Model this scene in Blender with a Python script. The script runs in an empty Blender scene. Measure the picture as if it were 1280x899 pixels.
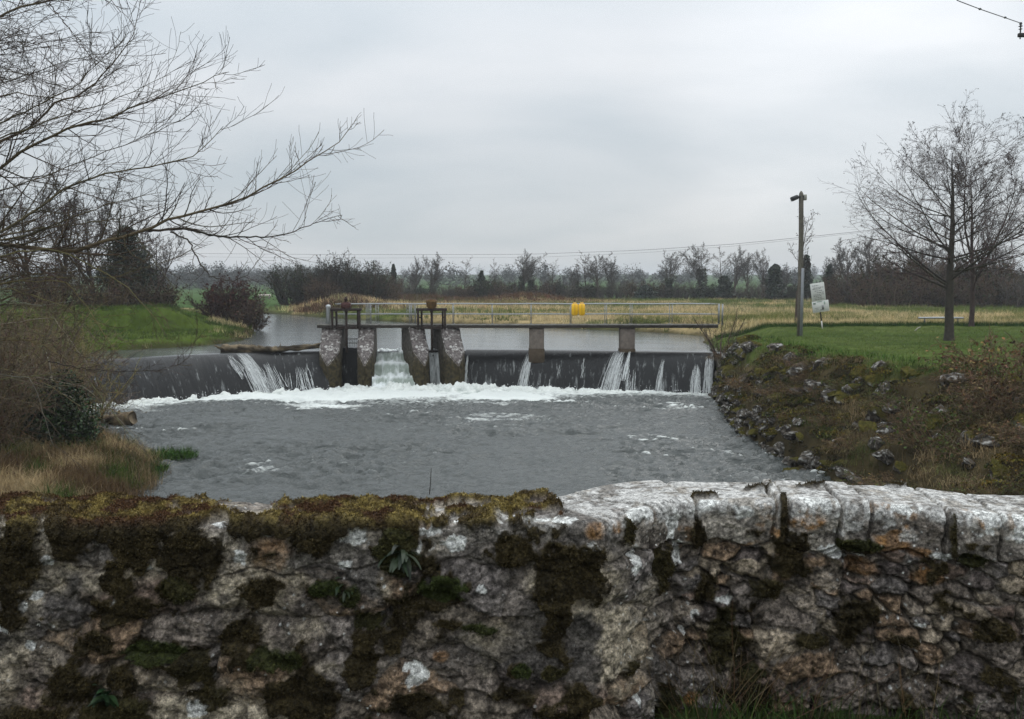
import bpy, bmesh, math
import numpy as np
from mathutils import Vector, Matrix

RNG = np.random.default_rng(11)
SC = bpy.context.scene
COL = SC.collection
EYE = 5.3
F = 1150.0
PITCH = math.atan(97.5 / F)

# ------------------------------------------------------------------ camera maths
def ray(px, py):
    dx = (px - 640.0) / F
    dz = -(py - 449.5) / F
    c, s = math.cos(PITCH), math.sin(PITCH)
    return np.array([dx, c + dz * s, -s + dz * c])

def on_z(px, py, z):
    r = ray(px, py)
    t = (z - EYE) / r[2]
    return np.array([r[0] * t, r[1] * t, z])

def at_y(px, py, y):
    r = ray(px, py)
    t = y / r[1]
    return np.array([r[0] * t, y, EYE + r[2] * t])

# ------------------------------------------------------------------ noise
def _h(i, j, seed):
    n = (i.astype(np.int64) * 374761393 + j.astype(np.int64) * 668265263 + seed * 974634777) & 0xFFFFFFFF
    n = ((n ^ (n >> 13)) * 1274126177) & 0xFFFFFFFF
    n = (n ^ (n >> 16)) & 0xFFFFFFFF
    n = (n * 2246822519) & 0xFFFFFFFF
    return ((n ^ (n >> 15)) & 0xFFFFFF) / float(0xFFFFFF)

def vnoise(x, y, seed=0):
    x = np.asarray(x, float); y = np.asarray(y, float)
    i = np.floor(x); j = np.floor(y)
    fx = x - i; fy = y - j
    fx = fx * fx * fx * (fx * (fx * 6 - 15) + 10); fy = fy * fy * fy * (fy * (fy * 6 - 15) + 10)
    i = i.astype(np.int64); j = j.astype(np.int64)
    a = _h(i, j, seed); b = _h(i + 1, j, seed); c = _h(i, j + 1, seed); d = _h(i + 1, j + 1, seed)
    return (a * (1 - fx) + b * fx) * (1 - fy) + (c * (1 - fx) + d * fx) * fy

def fbm(x, y, seed=0, oct=4, gain=0.5):
    t = 0; a = 1; s = 0
    for o in range(oct):
        t = t + a * vnoise(np.asarray(x) * 2 ** o + 17.3 * o, np.asarray(y) * 2 ** o - 9.1 * o, seed + o)
        s += a; a *= gain
    return t / s

def worley(x, y, seed=0, jit=0.85, ctr=False):
    i0 = np.floor(x).astype(np.int64); j0 = np.floor(y).astype(np.int64)
    f1 = np.full(x.shape, 9.0); f2 = np.full(x.shape, 9.0); idv = np.zeros(x.shape); cxv = np.zeros(x.shape); cyv = np.zeros(x.shape)
    for di in (-1, 0, 1):
        for dj in (-1, 0, 1):
            i = i0 + di; j = j0 + dj
            px = i + 0.5 + (_h(i, j, seed) - 0.5) * jit
            py = j + 0.5 + (_h(i, j, seed + 7) - 0.5) * jit
            d = np.hypot(x - px, y - py)
            m = d < f1
            f2 = np.where(m, f1, np.minimum(f2, d))
            idv = np.where(m, _h(i, j, seed + 13), idv); cxv = np.where(m, x - px, cxv); cyv = np.where(m, y - py, cyv)
            f1 = np.where(m, d, f1)
    return (f1, f2, idv, cxv, cyv) if ctr else (f1, f2, idv)

def ss(a, b, x):
    t = np.clip((np.asarray(x, float) - a) / (b - a), 0, 1)
    return t * t * (3 - 2 * t)

def lerp(a, b, t):
    return a + (b - a) * t

def mixc(a, b, t):
    t = np.asarray(t)[..., None]
    return np.asarray(a) * (1 - t) + np.asarray(b) * t

# ------------------------------------------------------------------ objects
def mesh_data(name, V, faces, col=None, uv=None, smooth=False, mat=None):
    """faces: an int array (n,k) or a list of such arrays."""
    if not isinstance(faces, (list, tuple)):
        faces = [faces]
    faces = [np.asarray(f, dtype=np.int32) for f in faces if len(f)]
    V = np.asarray(V, dtype=np.float32)
    me = bpy.data.meshes.new(name)
    me.vertices.add(len(V)); me.vertices.foreach_set('co', V.ravel())
    loops = np.concatenate([f.ravel() for f in faces])
    counts = np.concatenate([np.full(len(f), f.shape[1], dtype=np.int32) for f in faces])
    starts = np.concatenate([[0], np.cumsum(counts)[:-1]]).astype(np.int32)
    me.loops.add(len(loops)); me.loops.foreach_set('vertex_index', loops)
    me.polygons.add(len(counts))
    me.polygons.foreach_set('loop_start', starts)
    me.polygons.foreach_set('loop_total', counts)
    if smooth:
        me.polygons.foreach_set('use_smooth', np.ones(len(counts), dtype=bool))
    if col is not None:
        col = np.asarray(col, dtype=np.float32)
        if col.ndim == 1:
            col = np.tile(col, (len(V), 1))
        c4 = np.ones((len(V), 4), dtype=np.float32); c4[:, :col.shape[1]] = col
        at = me.color_attributes.new('Col', 'FLOAT_COLOR', 'POINT')
        at.data.foreach_set('color', c4.ravel())
    if uv is not None:
        ul = me.uv_layers.new(name='UVMap')
        ul.data.foreach_set('uv', np.asarray(uv, dtype=np.float32)[loops].ravel())
    me.update(calc_edges=True)
    me.validate()
    if mat is not None:
        me.materials.append(mat)
    return me

def link(name, me, parent=None, loc=None):
    o = bpy.data.objects.new(name, me)
    COL.objects.link(o)
    if parent is not None:
        o.parent = parent
    if loc is not None:
        o.location = loc
    return o

def tag(o, label=None, cat=None, group=None, kind=None):
    if label: o['label'] = label
    if cat: o['category'] = cat
    if group: o['group'] = group
    if kind: o['kind'] = kind
    return o

def empty(name, loc, label, cat, group=None, rz=0.0):
    o = bpy.data.objects.new(name, None)
    COL.objects.link(o)
    o.location = loc; o.rotation_euler = (0, 0, rz)
    return tag(o, label, cat, group)

def copy_tree(o, parent=None):
    c = o.copy(); COL.objects.link(c)
    if parent is not None:
        c.parent = parent
    for ch in list(o.children):
        copy_tree(ch, c)
    return c

class MB:
    """collects vertices / faces / colours for one mesh."""
    def __init__(s):
        s.v = []; s.f = []; s.c = []; s.n = 0
    def add(s, V, faces, col):
        V = np.asarray(V, float)
        if not isinstance(faces, (list, tuple)):
            faces = [faces]
        for f in faces:
            f = np.asarray(f)
            if len(f): s.f.append(f + s.n)
        col = np.asarray(col, float)
        if col.ndim == 1: col = np.tile(col, (len(V), 1))
        s.v.append(V); s.c.append(col); s.n += len(V)
    def data(s, name, mat, smooth=False):
        by = {}
        for f in s.f: by.setdefault(f.shape[1], []).append(f)
        return mesh_data(name, np.concatenate(s.v), [np.concatenate(x) for x in by.values()], np.concatenate(s.c), None, smooth, mat)
    def build(s, name, mat, parent=None, smooth=False, loc=None):
        return link(name, s.data(name, mat, smooth), parent, loc)
    def box(s, c, size, col, rot=None, bev=0.0):
        bm = bmesh.new()
        bmesh.ops.create_cube(bm, size=1.0)
        bmesh.ops.scale(bm, vec=size, verts=bm.verts)
        if bev > 0:
            bmesh.ops.bevel(bm, geom=bm.edges[:], offset=bev, segments=1, affect='EDGES')
        if rot is not None:
            bmesh.ops.rotate(bm, matrix=rot.to_3x3(), verts=bm.verts)
        bmesh.ops.translate(bm, vec=c, verts=bm.verts)
        s.bm(bm, col)
    def bm(s, bm, col):
        bm.verts.index_update()
        V = np.array([v.co[:] for v in bm.verts])
        by = {}
        for f in bm.faces: by.setdefault(len(f.verts), []).append([v.index for v in f.verts])
        bm.free()
        s.add(V, [np.array(x) for x in by.values()], col)
    def tube(s, pts, rad, col, k=8, caps=True):
        pts = np.asarray(pts, float)[None]
        rad = np.broadcast_to(np.asarray(rad, float), (pts.shape[1],))[None]
        V, Fc = tubes(pts, rad, k)
        s.add(V, Fc, col)
        if caps:
            n = pts.shape[1]
            s.f.append(np.array([list(range(k))[::-1]]) + s.n - len(V))
            s.f.append(np.array([list(range((n - 1) * k, n * k))]) + s.n - len(V))

def norm(a):
    return a / np.maximum(np.linalg.norm(a, axis=-1, keepdims=True), 1e-9)

def tubes(P, R, k):
    """P (B,n,3), R (B,n) -> verts, quads"""
    B, n, _ = P.shape
    T = np.empty_like(P)
    T[:, 1:-1] = P[:, 2:] - P[:, :-2]; T[:, 0] = P[:, 1] - P[:, 0]; T[:, -1] = P[:, -1] - P[:, -2]
    T = norm(T)
    m = norm(T.mean(axis=1))
    ref = np.zeros((B, 3)); ref[np.arange(B), np.argmin(np.abs(m), axis=1)] = 1
    N = norm(np.cross(T, ref[:, None, :])); Bn = np.cross(T, N)
    a = np.arange(k) / k * 2 * math.pi
    ring = N[:, :, None, :] * np.cos(a)[None, None, :, None] + Bn[:, :, None, :] * np.sin(a)[None, None, :, None]
    V = P[:, :, None, :] + ring * R[:, :, None, None]
    idx = np.arange(B * n * k).reshape(B, n, k)
    q = np.stack([idx[:, :-1, :], np.roll(idx, -1, 2)[:, :-1, :], np.roll(idx, -1, 2)[:, 1:, :], idx[:, 1:, :]], -1).reshape(-1, 4)
    return V.reshape(-1, 3), q

def grow(base, d, L, n, jit, up, rng, curl=0.0):
    """grow B branches of n points from base along d."""
    B = len(base)
    P = np.empty((B, n, 3)); P[:, 0] = base
    d = norm(d.copy()); step = (np.asarray(L) / (n - 1))[:, None]
    drift = rng.normal(0, 1, (B, 3)) * curl
    for i in range(1, n):
        d = norm(d + rng.normal(0, jit, (B, 3)) + drift + np.array([0, 0, 1.0]) * up)
        P[:, i] = P[:, i - 1] + d * step
    return P

def spawn(P, R, L, nch, t0, t1, ang, frac, n, jit, up, rng, rr=0.55, angj=0.25, taper=True, curl=0.0, lenj=0.35, minlen=0.05, fall=0.5, rtip=0.3):
    B, m, _ = P.shape
    idx = np.repeat(np.arange(B), nch)
    t = t0 + (t1 - t0) * ((np.tile(np.arange(nch), B) + rng.random(B * nch)) / nch)
    s = t * (m - 1); i = np.minimum(s.astype(int), m - 2); f = (s - i)[:, None]
    base = P[idx, i] * (1 - f) + P[idx, i + 1] * f
    r0 = R[idx, i] * (1 - f[:, 0]) + R[idx, i + 1] * f[:, 0]
    tan = norm(P[idx, i + 1] - P[idx, i])
    rnd = rng.normal(0, 1, tan.shape)
    perp = norm(rnd - tan * (rnd * tan).sum(1, keepdims=True))
    a = (ang + rng.normal(0, angj, len(t)))[:, None]
    d = tan * np.cos(a) + perp * np.sin(a)
    len_ = np.maximum(L[idx] * frac * (1 - fall * t) * (1 + rng.uniform(-lenj, lenj, len(t))), minlen)
    Pn = grow(base, d, len_, n, jit, up, rng, curl)
    Rn = (r0 * rr)[:, None] * (1 - (1 - rtip) * np.linspace(0, 1, n))[None]
    return Pn, Rn, len_

def vary(base, n, amt, rng):
    base = np.asarray(base, float)
    return np.clip(base * (1 + rng.normal(0, amt, (n, 1))) * (1 + rng.normal(0, amt * 0.35, (n, 3))), 0.002, 1)

def add_branches(mb, P, R, k, col, amt=0.15, rng=RNG, rmin=0.0):
    V, q = tubes(P, np.maximum(R, rmin), k)
    B, n, _ = P.shape
    c = np.repeat(vary(col, B, amt, rng), n * k, axis=0)
    mb.add(V, q, c)

def blades(mb, P, H, W, cols, rng, lean=0.35, up=None, seg=2, droop=0.5):
    """grass blades rooted at P."""
    n = len(P)
    H = np.broadcast_to(H, (n,)); W = np.broadcast_to(W, (n,))
    a = rng.uniform(0, 2 * math.pi, n)
    side = np.stack([np.cos(a), np.sin(a), np.zeros(n)], 1)
    b = rng.uniform(0, 2 * math.pi, n); l = np.abs(rng.normal(0, lean, n))
    u = np.tile(np.array([0, 0, 1.0]), (n, 1)) if up is None else up
    out = np.stack([np.cos(b), np.sin(b), np.zeros(n)], 1) * l[:, None]
    d1 = norm(u + out)
    d2 = norm(u * (1 - droop) + out * 2.2 - np.array([0, 0, 0.3]) * l[:, None])
    if seg == 1:
        V = np.stack([P - side * W[:, None] / 2, P + side * W[:, None] / 2, P + d1 * H[:, None]], 1)
        f = np.arange(n * 3).reshape(n, 3)
        mb.add(V.reshape(-1, 3), f, np.repeat(cols, 3, axis=0))
    else:
        M = P + d1 * (H * 0.55)[:, None]
        T = M + d2 * (H * 0.5)[:, None]
        w = side * W[:, None] / 2
        V = np.stack([P - w, P + w, M - w * 0.8, M + w * 0.8, T], 1)
        k = np.arange(n)[:, None] * 5
        mb.add(V.reshape(-1, 3), [k + np.array([[0, 1, 3, 2]]), k + np.array([[2, 3, 4]])], np.repeat(cols, 5, axis=0))

def leaves(mb, P, size, cols, rng, aspect=0.6):
    """small bent leaves (two triangles each) in random directions."""
    n = len(P)
    d = norm(rng.normal(0, 1, (n, 3))); r = rng.normal(0, 1, (n, 3))
    s = norm(r - d * (r * d).sum(1, keepdims=True)); nn = np.cross(d, s)
    z = (np.broadcast_to(size, (n,)) * rng.uniform(0.6, 1.3, n))[:, None]
    V = np.stack([P - d * z * 0.5, P + s * z * aspect * 0.5 + nn * z * 0.12, P + d * z * 0.5, P - s * z * aspect * 0.5 + nn * z * 0.12], 1)
    f = np.arange(n)[:, None] * 4
    mb.add(V.reshape(-1, 3), [f + np.array([[0, 1, 2]]), f + np.array([[0, 2, 3]])], np.repeat(cols, 4, axis=0))

# ------------------------------------------------------------------ materials
def new_mat(name):
    m = bpy.data.materials.new(name); m.use_nodes = True
    nt = m.node_tree
    return m, nt, nt.nodes['Principled BSDF']

def vmat(name, rough=0.9, nscale=20.0, namt=0.35, bscale=40.0, bstr=0.3, bdist=0.01, spec=0.3, metal=0.0, detail=6.0):
    """vertex colour x procedural noise, with noise bump."""
    m, nt, b = new_mat(name)
    N, Lk = nt.nodes, nt.links
    at = N.new('ShaderNodeAttribute'); at.attribute_name = 'Col'
    tc = N.new('ShaderNodeTexCoord')
    no = N.new('ShaderNodeTexNoise'); no.inputs['Scale'].default_value = nscale; no.inputs['Detail'].default_value = detail; no.inputs['Roughness'].default_value = 0.65
    Lk.new(tc.outputs['Object'], no.inputs['Vector'])
    mr = N.new('ShaderNodeMapRange'); mr.inputs[1].default_value = 0.3; mr.inputs[2].default_value = 0.7
    mr.inputs[3].default_value = 1 - namt; mr.inputs[4].default_value = 1 + namt
    Lk.new(no.outputs['Fac'], mr.inputs[0])
    mx = N.new('ShaderNodeMix'); mx.data_type = 'RGBA'; mx.blend_type = 'MULTIPLY'; mx.inputs[0].default_value = 1.0
    Lk.new(at.outputs['Color'], mx.inputs[6]); Lk.new(mr.outputs[0], mx.inputs[7])
    Lk.new(mx.outputs[2], b.inputs['Base Color'])
    b.inputs['Roughness'].default_value = rough; b.inputs['Specular IOR Level'].default_value = spec; b.inputs['Metallic'].default_value = metal
    if bstr > 0:
        n2 = N.new('ShaderNodeTexNoise'); n2.inputs['Scale'].default_value = bscale; n2.inputs['Detail'].default_value = 8
        Lk.new(tc.outputs['Object'], n2.inputs['Vector'])
        bp = N.new('ShaderNodeBump'); bp.inputs['Strength'].default_value = bstr; bp.inputs['Distance'].default_value = bdist
        Lk.new(n2.outputs['Fac'], bp.inputs['Height']); Lk.new(bp.outputs['Normal'], b.inputs['Normal'])
    return m

M_bark = vmat('bark', 0.95, 6, 0.3, 30, 0.6, 0.02, 0.15)
M_twig = vmat('twig', 0.9, 3, 0.2, 30, 0, 0.02, 0.15)
M_leaf = vmat('leaf', 0.55, 4, 0.25, 30, 0, 0.02, 0.4)
M_blade = vmat('blade', 0.9, 1.2, 0.25, 30, 0, 0.02, 0.05)
M_ground = vmat('ground', 0.98, 1.3, 0.35, 5, 0.6, 0.08, 0.02, detail=10)
M_stone = vmat('stone', 1.0, 14, 0.45, 30, 0.6, 0.02, 0.02)
def wall_mat():
    m, nt, b = new_mat('wall_stone'); N, Lk = nt.nodes, nt.links
    at = N.new('ShaderNodeAttribute'); at.attribute_name = 'Col'
    tc = N.new('ShaderNodeTexCoord')
    def noise(sc, det, ro=0.65):
        n = N.new('ShaderNodeTexNoise'); n.inputs['Scale'].default_value = sc; n.inputs['Detail'].default_value = det; n.inputs['Roughness'].default_value = ro
        Lk.new(tc.outputs['Object'], n.inputs['Vector']); return n.outputs['Fac']
    def mr(src, a, c, lo, hi):
        r = N.new('ShaderNodeMapRange'); r.inputs[1].default_value = a; r.inputs[2].default_value = c; r.inputs[3].default_value = lo; r.inputs[4].default_value = hi
        Lk.new(src, r.inputs[0]); return r.outputs[0]
    def mul(a, f):
        x = N.new('ShaderNodeMix'); x.data_type = 'RGBA'; x.blend_type = 'MULTIPLY'; x.inputs[0].default_value = 1
        Lk.new(a, x.inputs[6]); Lk.new(f, x.inputs[7]); return x.outputs[2]
    big = noise(60, 9, 0.75); gr = noise(260, 4, 0.7)
    c = mul(at.outputs['Color'], mr(big, 0.36, 0.64, 0.28, 1.9))
    c = mul(c, mr(gr, 0.36, 0.64, 0.6, 1.4))
    # dark pits
    vo = N.new('ShaderNodeTexVoronoi'); vo.inputs['Scale'].default_value = 75; vo.inputs['Randomness'].default_value = 1
    Lk.new(tc.outputs['Object'], vo.inputs['Vector'])
    pit = N.new('ShaderNodeMath'); pit.operation = 'ADD'; Lk.new(vo.outputs['Distance'], pit.inputs[0]); Lk.new(noise(22, 5), pit.inputs[1])
    c = mul(c, mr(pit.outputs[0], 0.50, 0.62, 0.35, 1.0))
    # crusty pale flecks, only on bare stone (bright enough base)
    fl = mr(noise(95, 7, 0.8), 0.60, 0.64, 0, 1)
    fl2 = mr(noise(9, 4), 0.48, 0.58, 0, 1)
    sep = N.new('ShaderNodeSeparateColor'); Lk.new(at.outputs['Color'], sep.inputs[0])
    fm = N.new('ShaderNodeMath'); fm.operation = 'MULTIPLY'; Lk.new(fl, fm.inputs[0]); Lk.new(fl2, fm.inputs[1])
    fm2 = N.new('ShaderNodeMath'); fm2.operation = 'MULTIPLY'; Lk.new(fm.outputs[0], fm2.inputs[0]); Lk.new(mr(sep.outputs[2], 0.035, 0.06, 0, 0.8), fm2.inputs[1])
    mx = N.new('ShaderNodeMix'); mx.data_type = 'RGBA'; mx.inputs[7].default_value = (0.46, 0.45, 0.42, 1); Lk.new(fm2.outputs[0], mx.inputs[0]); Lk.new(c, mx.inputs[6])
    Lk.new(mx.outputs[2], b.inputs['Base Color'])
    b.inputs['Roughness'].default_value = 0.93; b.inputs['Specular IOR Level'].default_value = 0.2
    prev = None
    for src, st, d in ((pit.outputs[0], 0.7, 0.008), (big, 0.7, 0.009), (gr, 0.5, 0.002)):
        bp = N.new('ShaderNodeBump'); bp.inputs['Strength'].default_value = st; bp.inputs['Distance'].default_value = d; Lk.new(src, bp.inputs['Height'])
        if prev: Lk.new(prev.outputs[0], bp.inputs['Normal'])
        prev = bp
    Lk.new(prev.outputs[0], b.inputs['Normal'])
    return m
M_wallstone = wall_mat()
M_moss = vmat('moss', 0.95, 40, 0.3, 60, 0, 0.01, 0.1)
M_concrete = vmat('concrete', 0.85, 5, 0.3, 35, 0.5, 0.015, 0.25)
M_iron = vmat('iron', 0.7, 9, 0.35, 60, 0.4, 0.005, 0.4, 0.3)
M_galv = vmat('galvanised', 0.45, 12, 0.15, 60, 0.1, 0.003, 0.5, 0.6)
M_plastic = vmat('plastic', 0.4, 4, 0.08, 60, 0, 0.003, 0.5)
M_paint = vmat('paint', 0.5, 9, 0.08, 60, 0.1, 0.003, 0.4)
# ------------------------------------------------------------------ camera, light, sky
cam = bpy.data.cameras.new('camera'); cam.sensor_width = 36.0; cam.lens = 36.0 * F / 1280.0
cam.clip_start = 0.05; cam.clip_end = 9000
co = bpy.data.objects.new('camera', cam); COL.objects.link(co)
co.location = (0, 0, EYE); co.rotation_euler = (math.radians(90) - PITCH, 0, 0)
SC.camera = co
SC.view_settings.view_transform = 'Standard'; SC.view_settings.look = 'None'
SC.view_settings.exposure = 0.0; SC.view_settings.gamma = 1.0; SC.view_settings.use_curve_mapping = False
SC.cycles.max_bounces = 6; SC.cycles.volume_bounces = 0; SC.cycles.diffuse_bounces = 3
SC.cycles.glossy_bounces = 3; SC.cycles.transparent_max_bounces = 8
SC.cycles.use_denoising = True; SC.cycles.denoising_prefilter = 'FAST'
SC.cycles.caustics_reflective = False; SC.cycles.caustics_refractive = False
SC.cycles.sample_clamp_indirect = 4.0

SUN_EL, SUN_AZ = math.radians(38), math.radians(30)      # azimuth clockwise from +Y
sl = bpy.data.lights.new('sun', 'SUN'); sl.energy = 0.6; sl.angle = math.radians(35); sl.color = (1, 0.97, 0.93)
so = bpy.data.objects.new('sun', sl); COL.objects.link(so)
sd = Vector((math.sin(SUN_AZ) * math.cos(SUN_EL), math.cos(SUN_AZ) * math.cos(SUN_EL), math.sin(SUN_EL)))
so.rotation_euler = (-sd).to_track_quat('-Z', 'Y').to_euler(); so.location = (30, -10, 60)

w = bpy.data.worlds.new('World'); SC.world = w; w.use_nodes = True
nt = w.node_tree; N = nt.nodes; Lk = nt.links
N.clear()
out = N.new('ShaderNodeOutputWorld'); bg = N.new('ShaderNodeBackground'); bg2 = N.new('ShaderNodeBackground'); mixs = N.new('ShaderNodeMixShader')
sky = N.new('ShaderNodeTexSky'); sky.sky_type = 'NISHITA'; sky.sun_disc = False
sky.sun_elevation = SUN_EL; sky.sun_rotation = SUN_AZ
Lk.new(sky.outputs[0], bg.inputs['Color']); bg.inputs['Strength'].default_value = 0.1
tc = N.new('ShaderNodeTexCoord')
sep = N.new('ShaderNodeSeparateXYZ'); Lk.new(tc.outputs['Generated'], sep.inputs[0])
def mth(op, a, b=None, c=None):
    n = N.new('ShaderNodeMath'); n.operation = op
    for k, v in enumerate((a, b, c)):
        if v is None: continue
        if isinstance(v, (int, float)): n.inputs[k].default_value = v
        else: Lk.new(v, n.inputs[k])
    return n.outputs[0]
# cloud layer: directions projected on a flat ceiling, softened near the horizon
zc = mth('MAXIMUM', sep.outputs[2], 0.0)
zd = mth('ADD', zc, 0.30)
cx = mth('DIVIDE', sep.outputs[0], zd); cy = mth('DIVIDE', sep.outputs[1], zd)
cmb = N.new('ShaderNodeCombineXYZ'); Lk.new(cx, cmb.inputs[0]); Lk.new(cy, cmb.inputs[1])
n1 = N.new('ShaderNodeTexNoise'); n1.inputs['Scale'].default_value = 1.5; n1.inputs['Detail'].default_value = 5; n1.inputs['Roughness'].default_value = 0.45
n1.inputs['Distortion'].default_value = 0.3
mp = N.new('ShaderNodeMapping'); mp.inputs['Location'].default_value = (3.3, 1.35, 0); mp.inputs['Scale'].default_value = (0.75, 1.25, 1)
Lk.new(cmb.outputs[0], mp.inputs['Vector']); Lk.new(mp.outputs[0], n1.inputs['Vector'])
cl = N.new('ShaderNodeMapRange'); cl.inputs[1].default_value = 0.32; cl.inputs[2].default_value = 0.68; cl.inputs[3].default_value = 0.0; cl.inputs[4].default_value = 1.0
Lk.new(n1.outputs['Fac'], cl.inputs[0])
colr = N.new('ShaderNodeValToRGB')
colr.color_ramp.elements[0].position = 0.0; colr.color_ramp.elements[0].color = (0.56, 0.625, 0.672, 1)
colr.color_ramp.elements[1].position = 1.0; colr.color_ramp.elements[1].color = (0.775, 0.80, 0.825, 1)
Lk.new(cl.outputs[0], colr.inputs[0])
# overcast luminance grows with height above the horizon
elv = mth('MULTIPLY_ADD', zc, mth('MULTIPLY_ADD', zc, 1.9, 0.55), 0.81)
# brighter thin patch of cloud in front of the sun's part of the sky
gl = ray(1110, 95); gl = gl / np.linalg.norm(gl)
vd = N.new('ShaderNodeVectorMath'); vd.operation = 'DOT_PRODUCT'; Lk.new(tc.outputs['Generated'], vd.inputs[0]); vd.inputs[1].default_value = gl
gr = N.new('ShaderNodeMapRange'); gr.interpolation_type = 'SMOOTHERSTEP'
gr.inputs[1].default_value = math.cos(math.radians(15)); gr.inputs[2].default_value = 1.0; gr.inputs[3].default_value = 0.0; gr.inputs[4].default_value = 0.12
Lk.new(vd.outputs['Value'], gr.inputs[0])
glow = mth('MULTIPLY_ADD', mth('MULTIPLY_ADD', cl.outputs[0], 0.6, 0.4), gr.outputs[0], elv)
mul = N.new('ShaderNodeVectorMath'); mul.operation = 'SCALE'; Lk.new(colr.outputs[0], mul.inputs[0]); Lk.new(glow, mul.inputs['Scale'])
Lk.new(mul.outputs[0], bg2.inputs['Color']); bg2.inputs['Strength'].default_value = 1.07
mixs.inputs[0].default_value = 0.92
Lk.new(bg.outputs[0], mixs.inputs[1]); Lk.new(bg2.outputs[0], mixs.inputs[2]); Lk.new(mixs.outputs[0], out.inputs['Surface'])

# ------------------------------------------------------------------ plan of the river
LOW_R = [(9.0, -30), (9.0, 10), (8.3, 20), (8.15, 25.6), (8.0, 31.6), (8.5, 36.3), (9.5, 43), (9.8, 44.6), (9.8, 46)]
LOW_L = [(-8.6, -30), (-9.0, 10), (-8.8, 22), (-9.3, 24.6), (-10.3, 27), (-12.2, 29.5), (-14.6, 32), (-17.4, 35.6), (-18.9, 38.6), (-19.3, 41), (-20, 46)]
UP_R = [(10.0, 44), (10.2, 47), (11.3, 54), (12.2, 59), (10.4, 62.5), (6.9, 66), (-1, 72.5), (-9.6, 79), (-19, 90), (-25, 99), (-35, 109), (-52, 118), (-90, 125)]
UP_L = [(-21.5, 41), (-20.6, 44.7), (-19.2, 47.4), (-16.6, 50.3), (-16.2, 54), (-16.4, 58), (-19.0, 66), (-22.5, 80), (-25.5, 92), (-28, 98), (-37, 103), (-54, 109), (-90, 112)]
LOW = np.array(LOW_R + LOW_L[::-1], float); UPP = np.array(UP_R + UP_L[::-1], float)
CREST_L = np.array([(-20.6, 38.6), (-18.7, 40.4), (-15, 43.5), (-12, 45.3), (-9.5, 46.2)])
CREST_R = np.array([(-2.35, 46.9), (2, 46.5), (6, 45.9), (9.9, 45.1)])

def poly_sd(x, y, poly):
    d = np.full(x.shape, 1e9); inside = np.zeros(x.shape, bool)
    n = len(poly)
    for i in range(n):
        a = poly[i]; b = poly[(i + 1) % n]
        e = b - a; L2 = e @ e
        t = np.clip(((x - a[0]) * e[0] + (y - a[1]) * e[1]) / L2, 0, 1)
        d = np.minimum(d, np.hypot(x - a[0] - t * e[0], y - a[1] - t * e[1]))
        c = ((a[1] > y) != (b[1] > y)) & (x < (b[0] - a[0]) * (y - a[1]) / (b[1] - a[1] + 1e-12) + a[0])
        inside ^= c
    return np.where(inside, -d, d)

def WD(y):
    return np.interp(y, [18, 22, 24.4, 27.3, 32.7, 38, 44], [6.6, 6.1, 5.4, 4.0, 2.4, 1.6, 1.4])

def land(x, y):
    """dry-land height before the river is cut in."""
    field = 2.45 + 0.10 * (fbm(x * 0.05, y * 0.05, 3) - 0.5) + 0.0115 * np.clip(np.hypot(x * 0.6, y) - 260, 0, 1100)
    lawn = 2.82 + 0.12 * (fbm(x * 0.08, y * 0.08, 5) - 0.5)
    right = lerp(lawn, field, ss(51, 58, y))
    d1 = 1.15 * ss(-15.8, -21.5, x) * ss(46, 56, y) * (1 - ss(68, 84, y)) + 0.35 * (fbm(x * 0.25, y * 0.25, 6) - 0.5) * ss(-14, -20, x)
    left_up = 2.5 + d1
    left_near = 1.7 + 0.0 * x
    left = lerp(left_near, left_up, ss(35, 42, y))
    left = lerp(left, field, ss(75, 95, y))
    z = lerp(left, right, ss(-6, 4, x + 0.0 * y))
    z = lerp(z, field, ss(60, 75, y))
    # brown bracken mound at the far bank, straw-covered banks
    z = z + 1.1 * np.exp(-(((x + 18.5) / 4.5) ** 2 + ((y - 97) / 4) ** 2))
    z = z + 0.9 * np.exp(-(((x - 2) / 5) ** 2 + ((y - 130) / 4) ** 2)) + 0.7 * np.exp(-(((x + 14) / 7) ** 2 + ((y - 128) / 4) ** 2))
    return z

def terrain(x, y):
    L = land(x, y)
    dl = poly_sd(x, y, LOW); du = poly_sd(x, y, UPP)
    wob = (fbm(x * 0.7, y * 0.7, 21) - 0.5)
    dlw = dl + wob * 0.7 * ss(0.3, 2, dl); duw = du + wob * 0.6
    steep = ss(40.5, 43.0, y)
    wdt = WD(y)
    pr = -0.25 + 1.35 * ss(-0.1, lerp(1.3, 0.42, ss(23, 28, y)), dlw) + 1.75 * ss(0.12 * wdt, wdt, dlw)
    pr = pr + (fbm(x * 1.6, y * 1.6, 31) - 0.5) * 0.7 * ss(0, 0.6, dl) * (1 - ss(0.7, 1.0, dl / WD(y)))
    pl = -0.25 + 0.65 * ss(-0.2, 1.6, dlw) + 1.3 * ss(2.2, 9, dlw)
    pl = lerp(pl, -0.25 + 2.5 * ss(0, 1.2, dlw), ss(37, 40, y))
    zl = np.where(dl < -0.3, -1.3, lerp(pl, pr, ss(-3, 3, x)))
    zu = np.where(du < -0.3, 0.4, 1.72 + 0.45 * ss(-0.3, 0.8, duw) + 2.3 * ss(0.3, 9, duw))
    z = np.minimum(L, np.where(dl < 12, zl, 99))
    z = np.minimum(z, np.where(du < 12, zu, 99))
    z = np.where((y < 3.4) & (dl > -1), np.minimum(z, 2.6), z)
    return z + (fbm(x * 2.2, y * 2.2, 41) - 0.5) * 0.10

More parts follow.
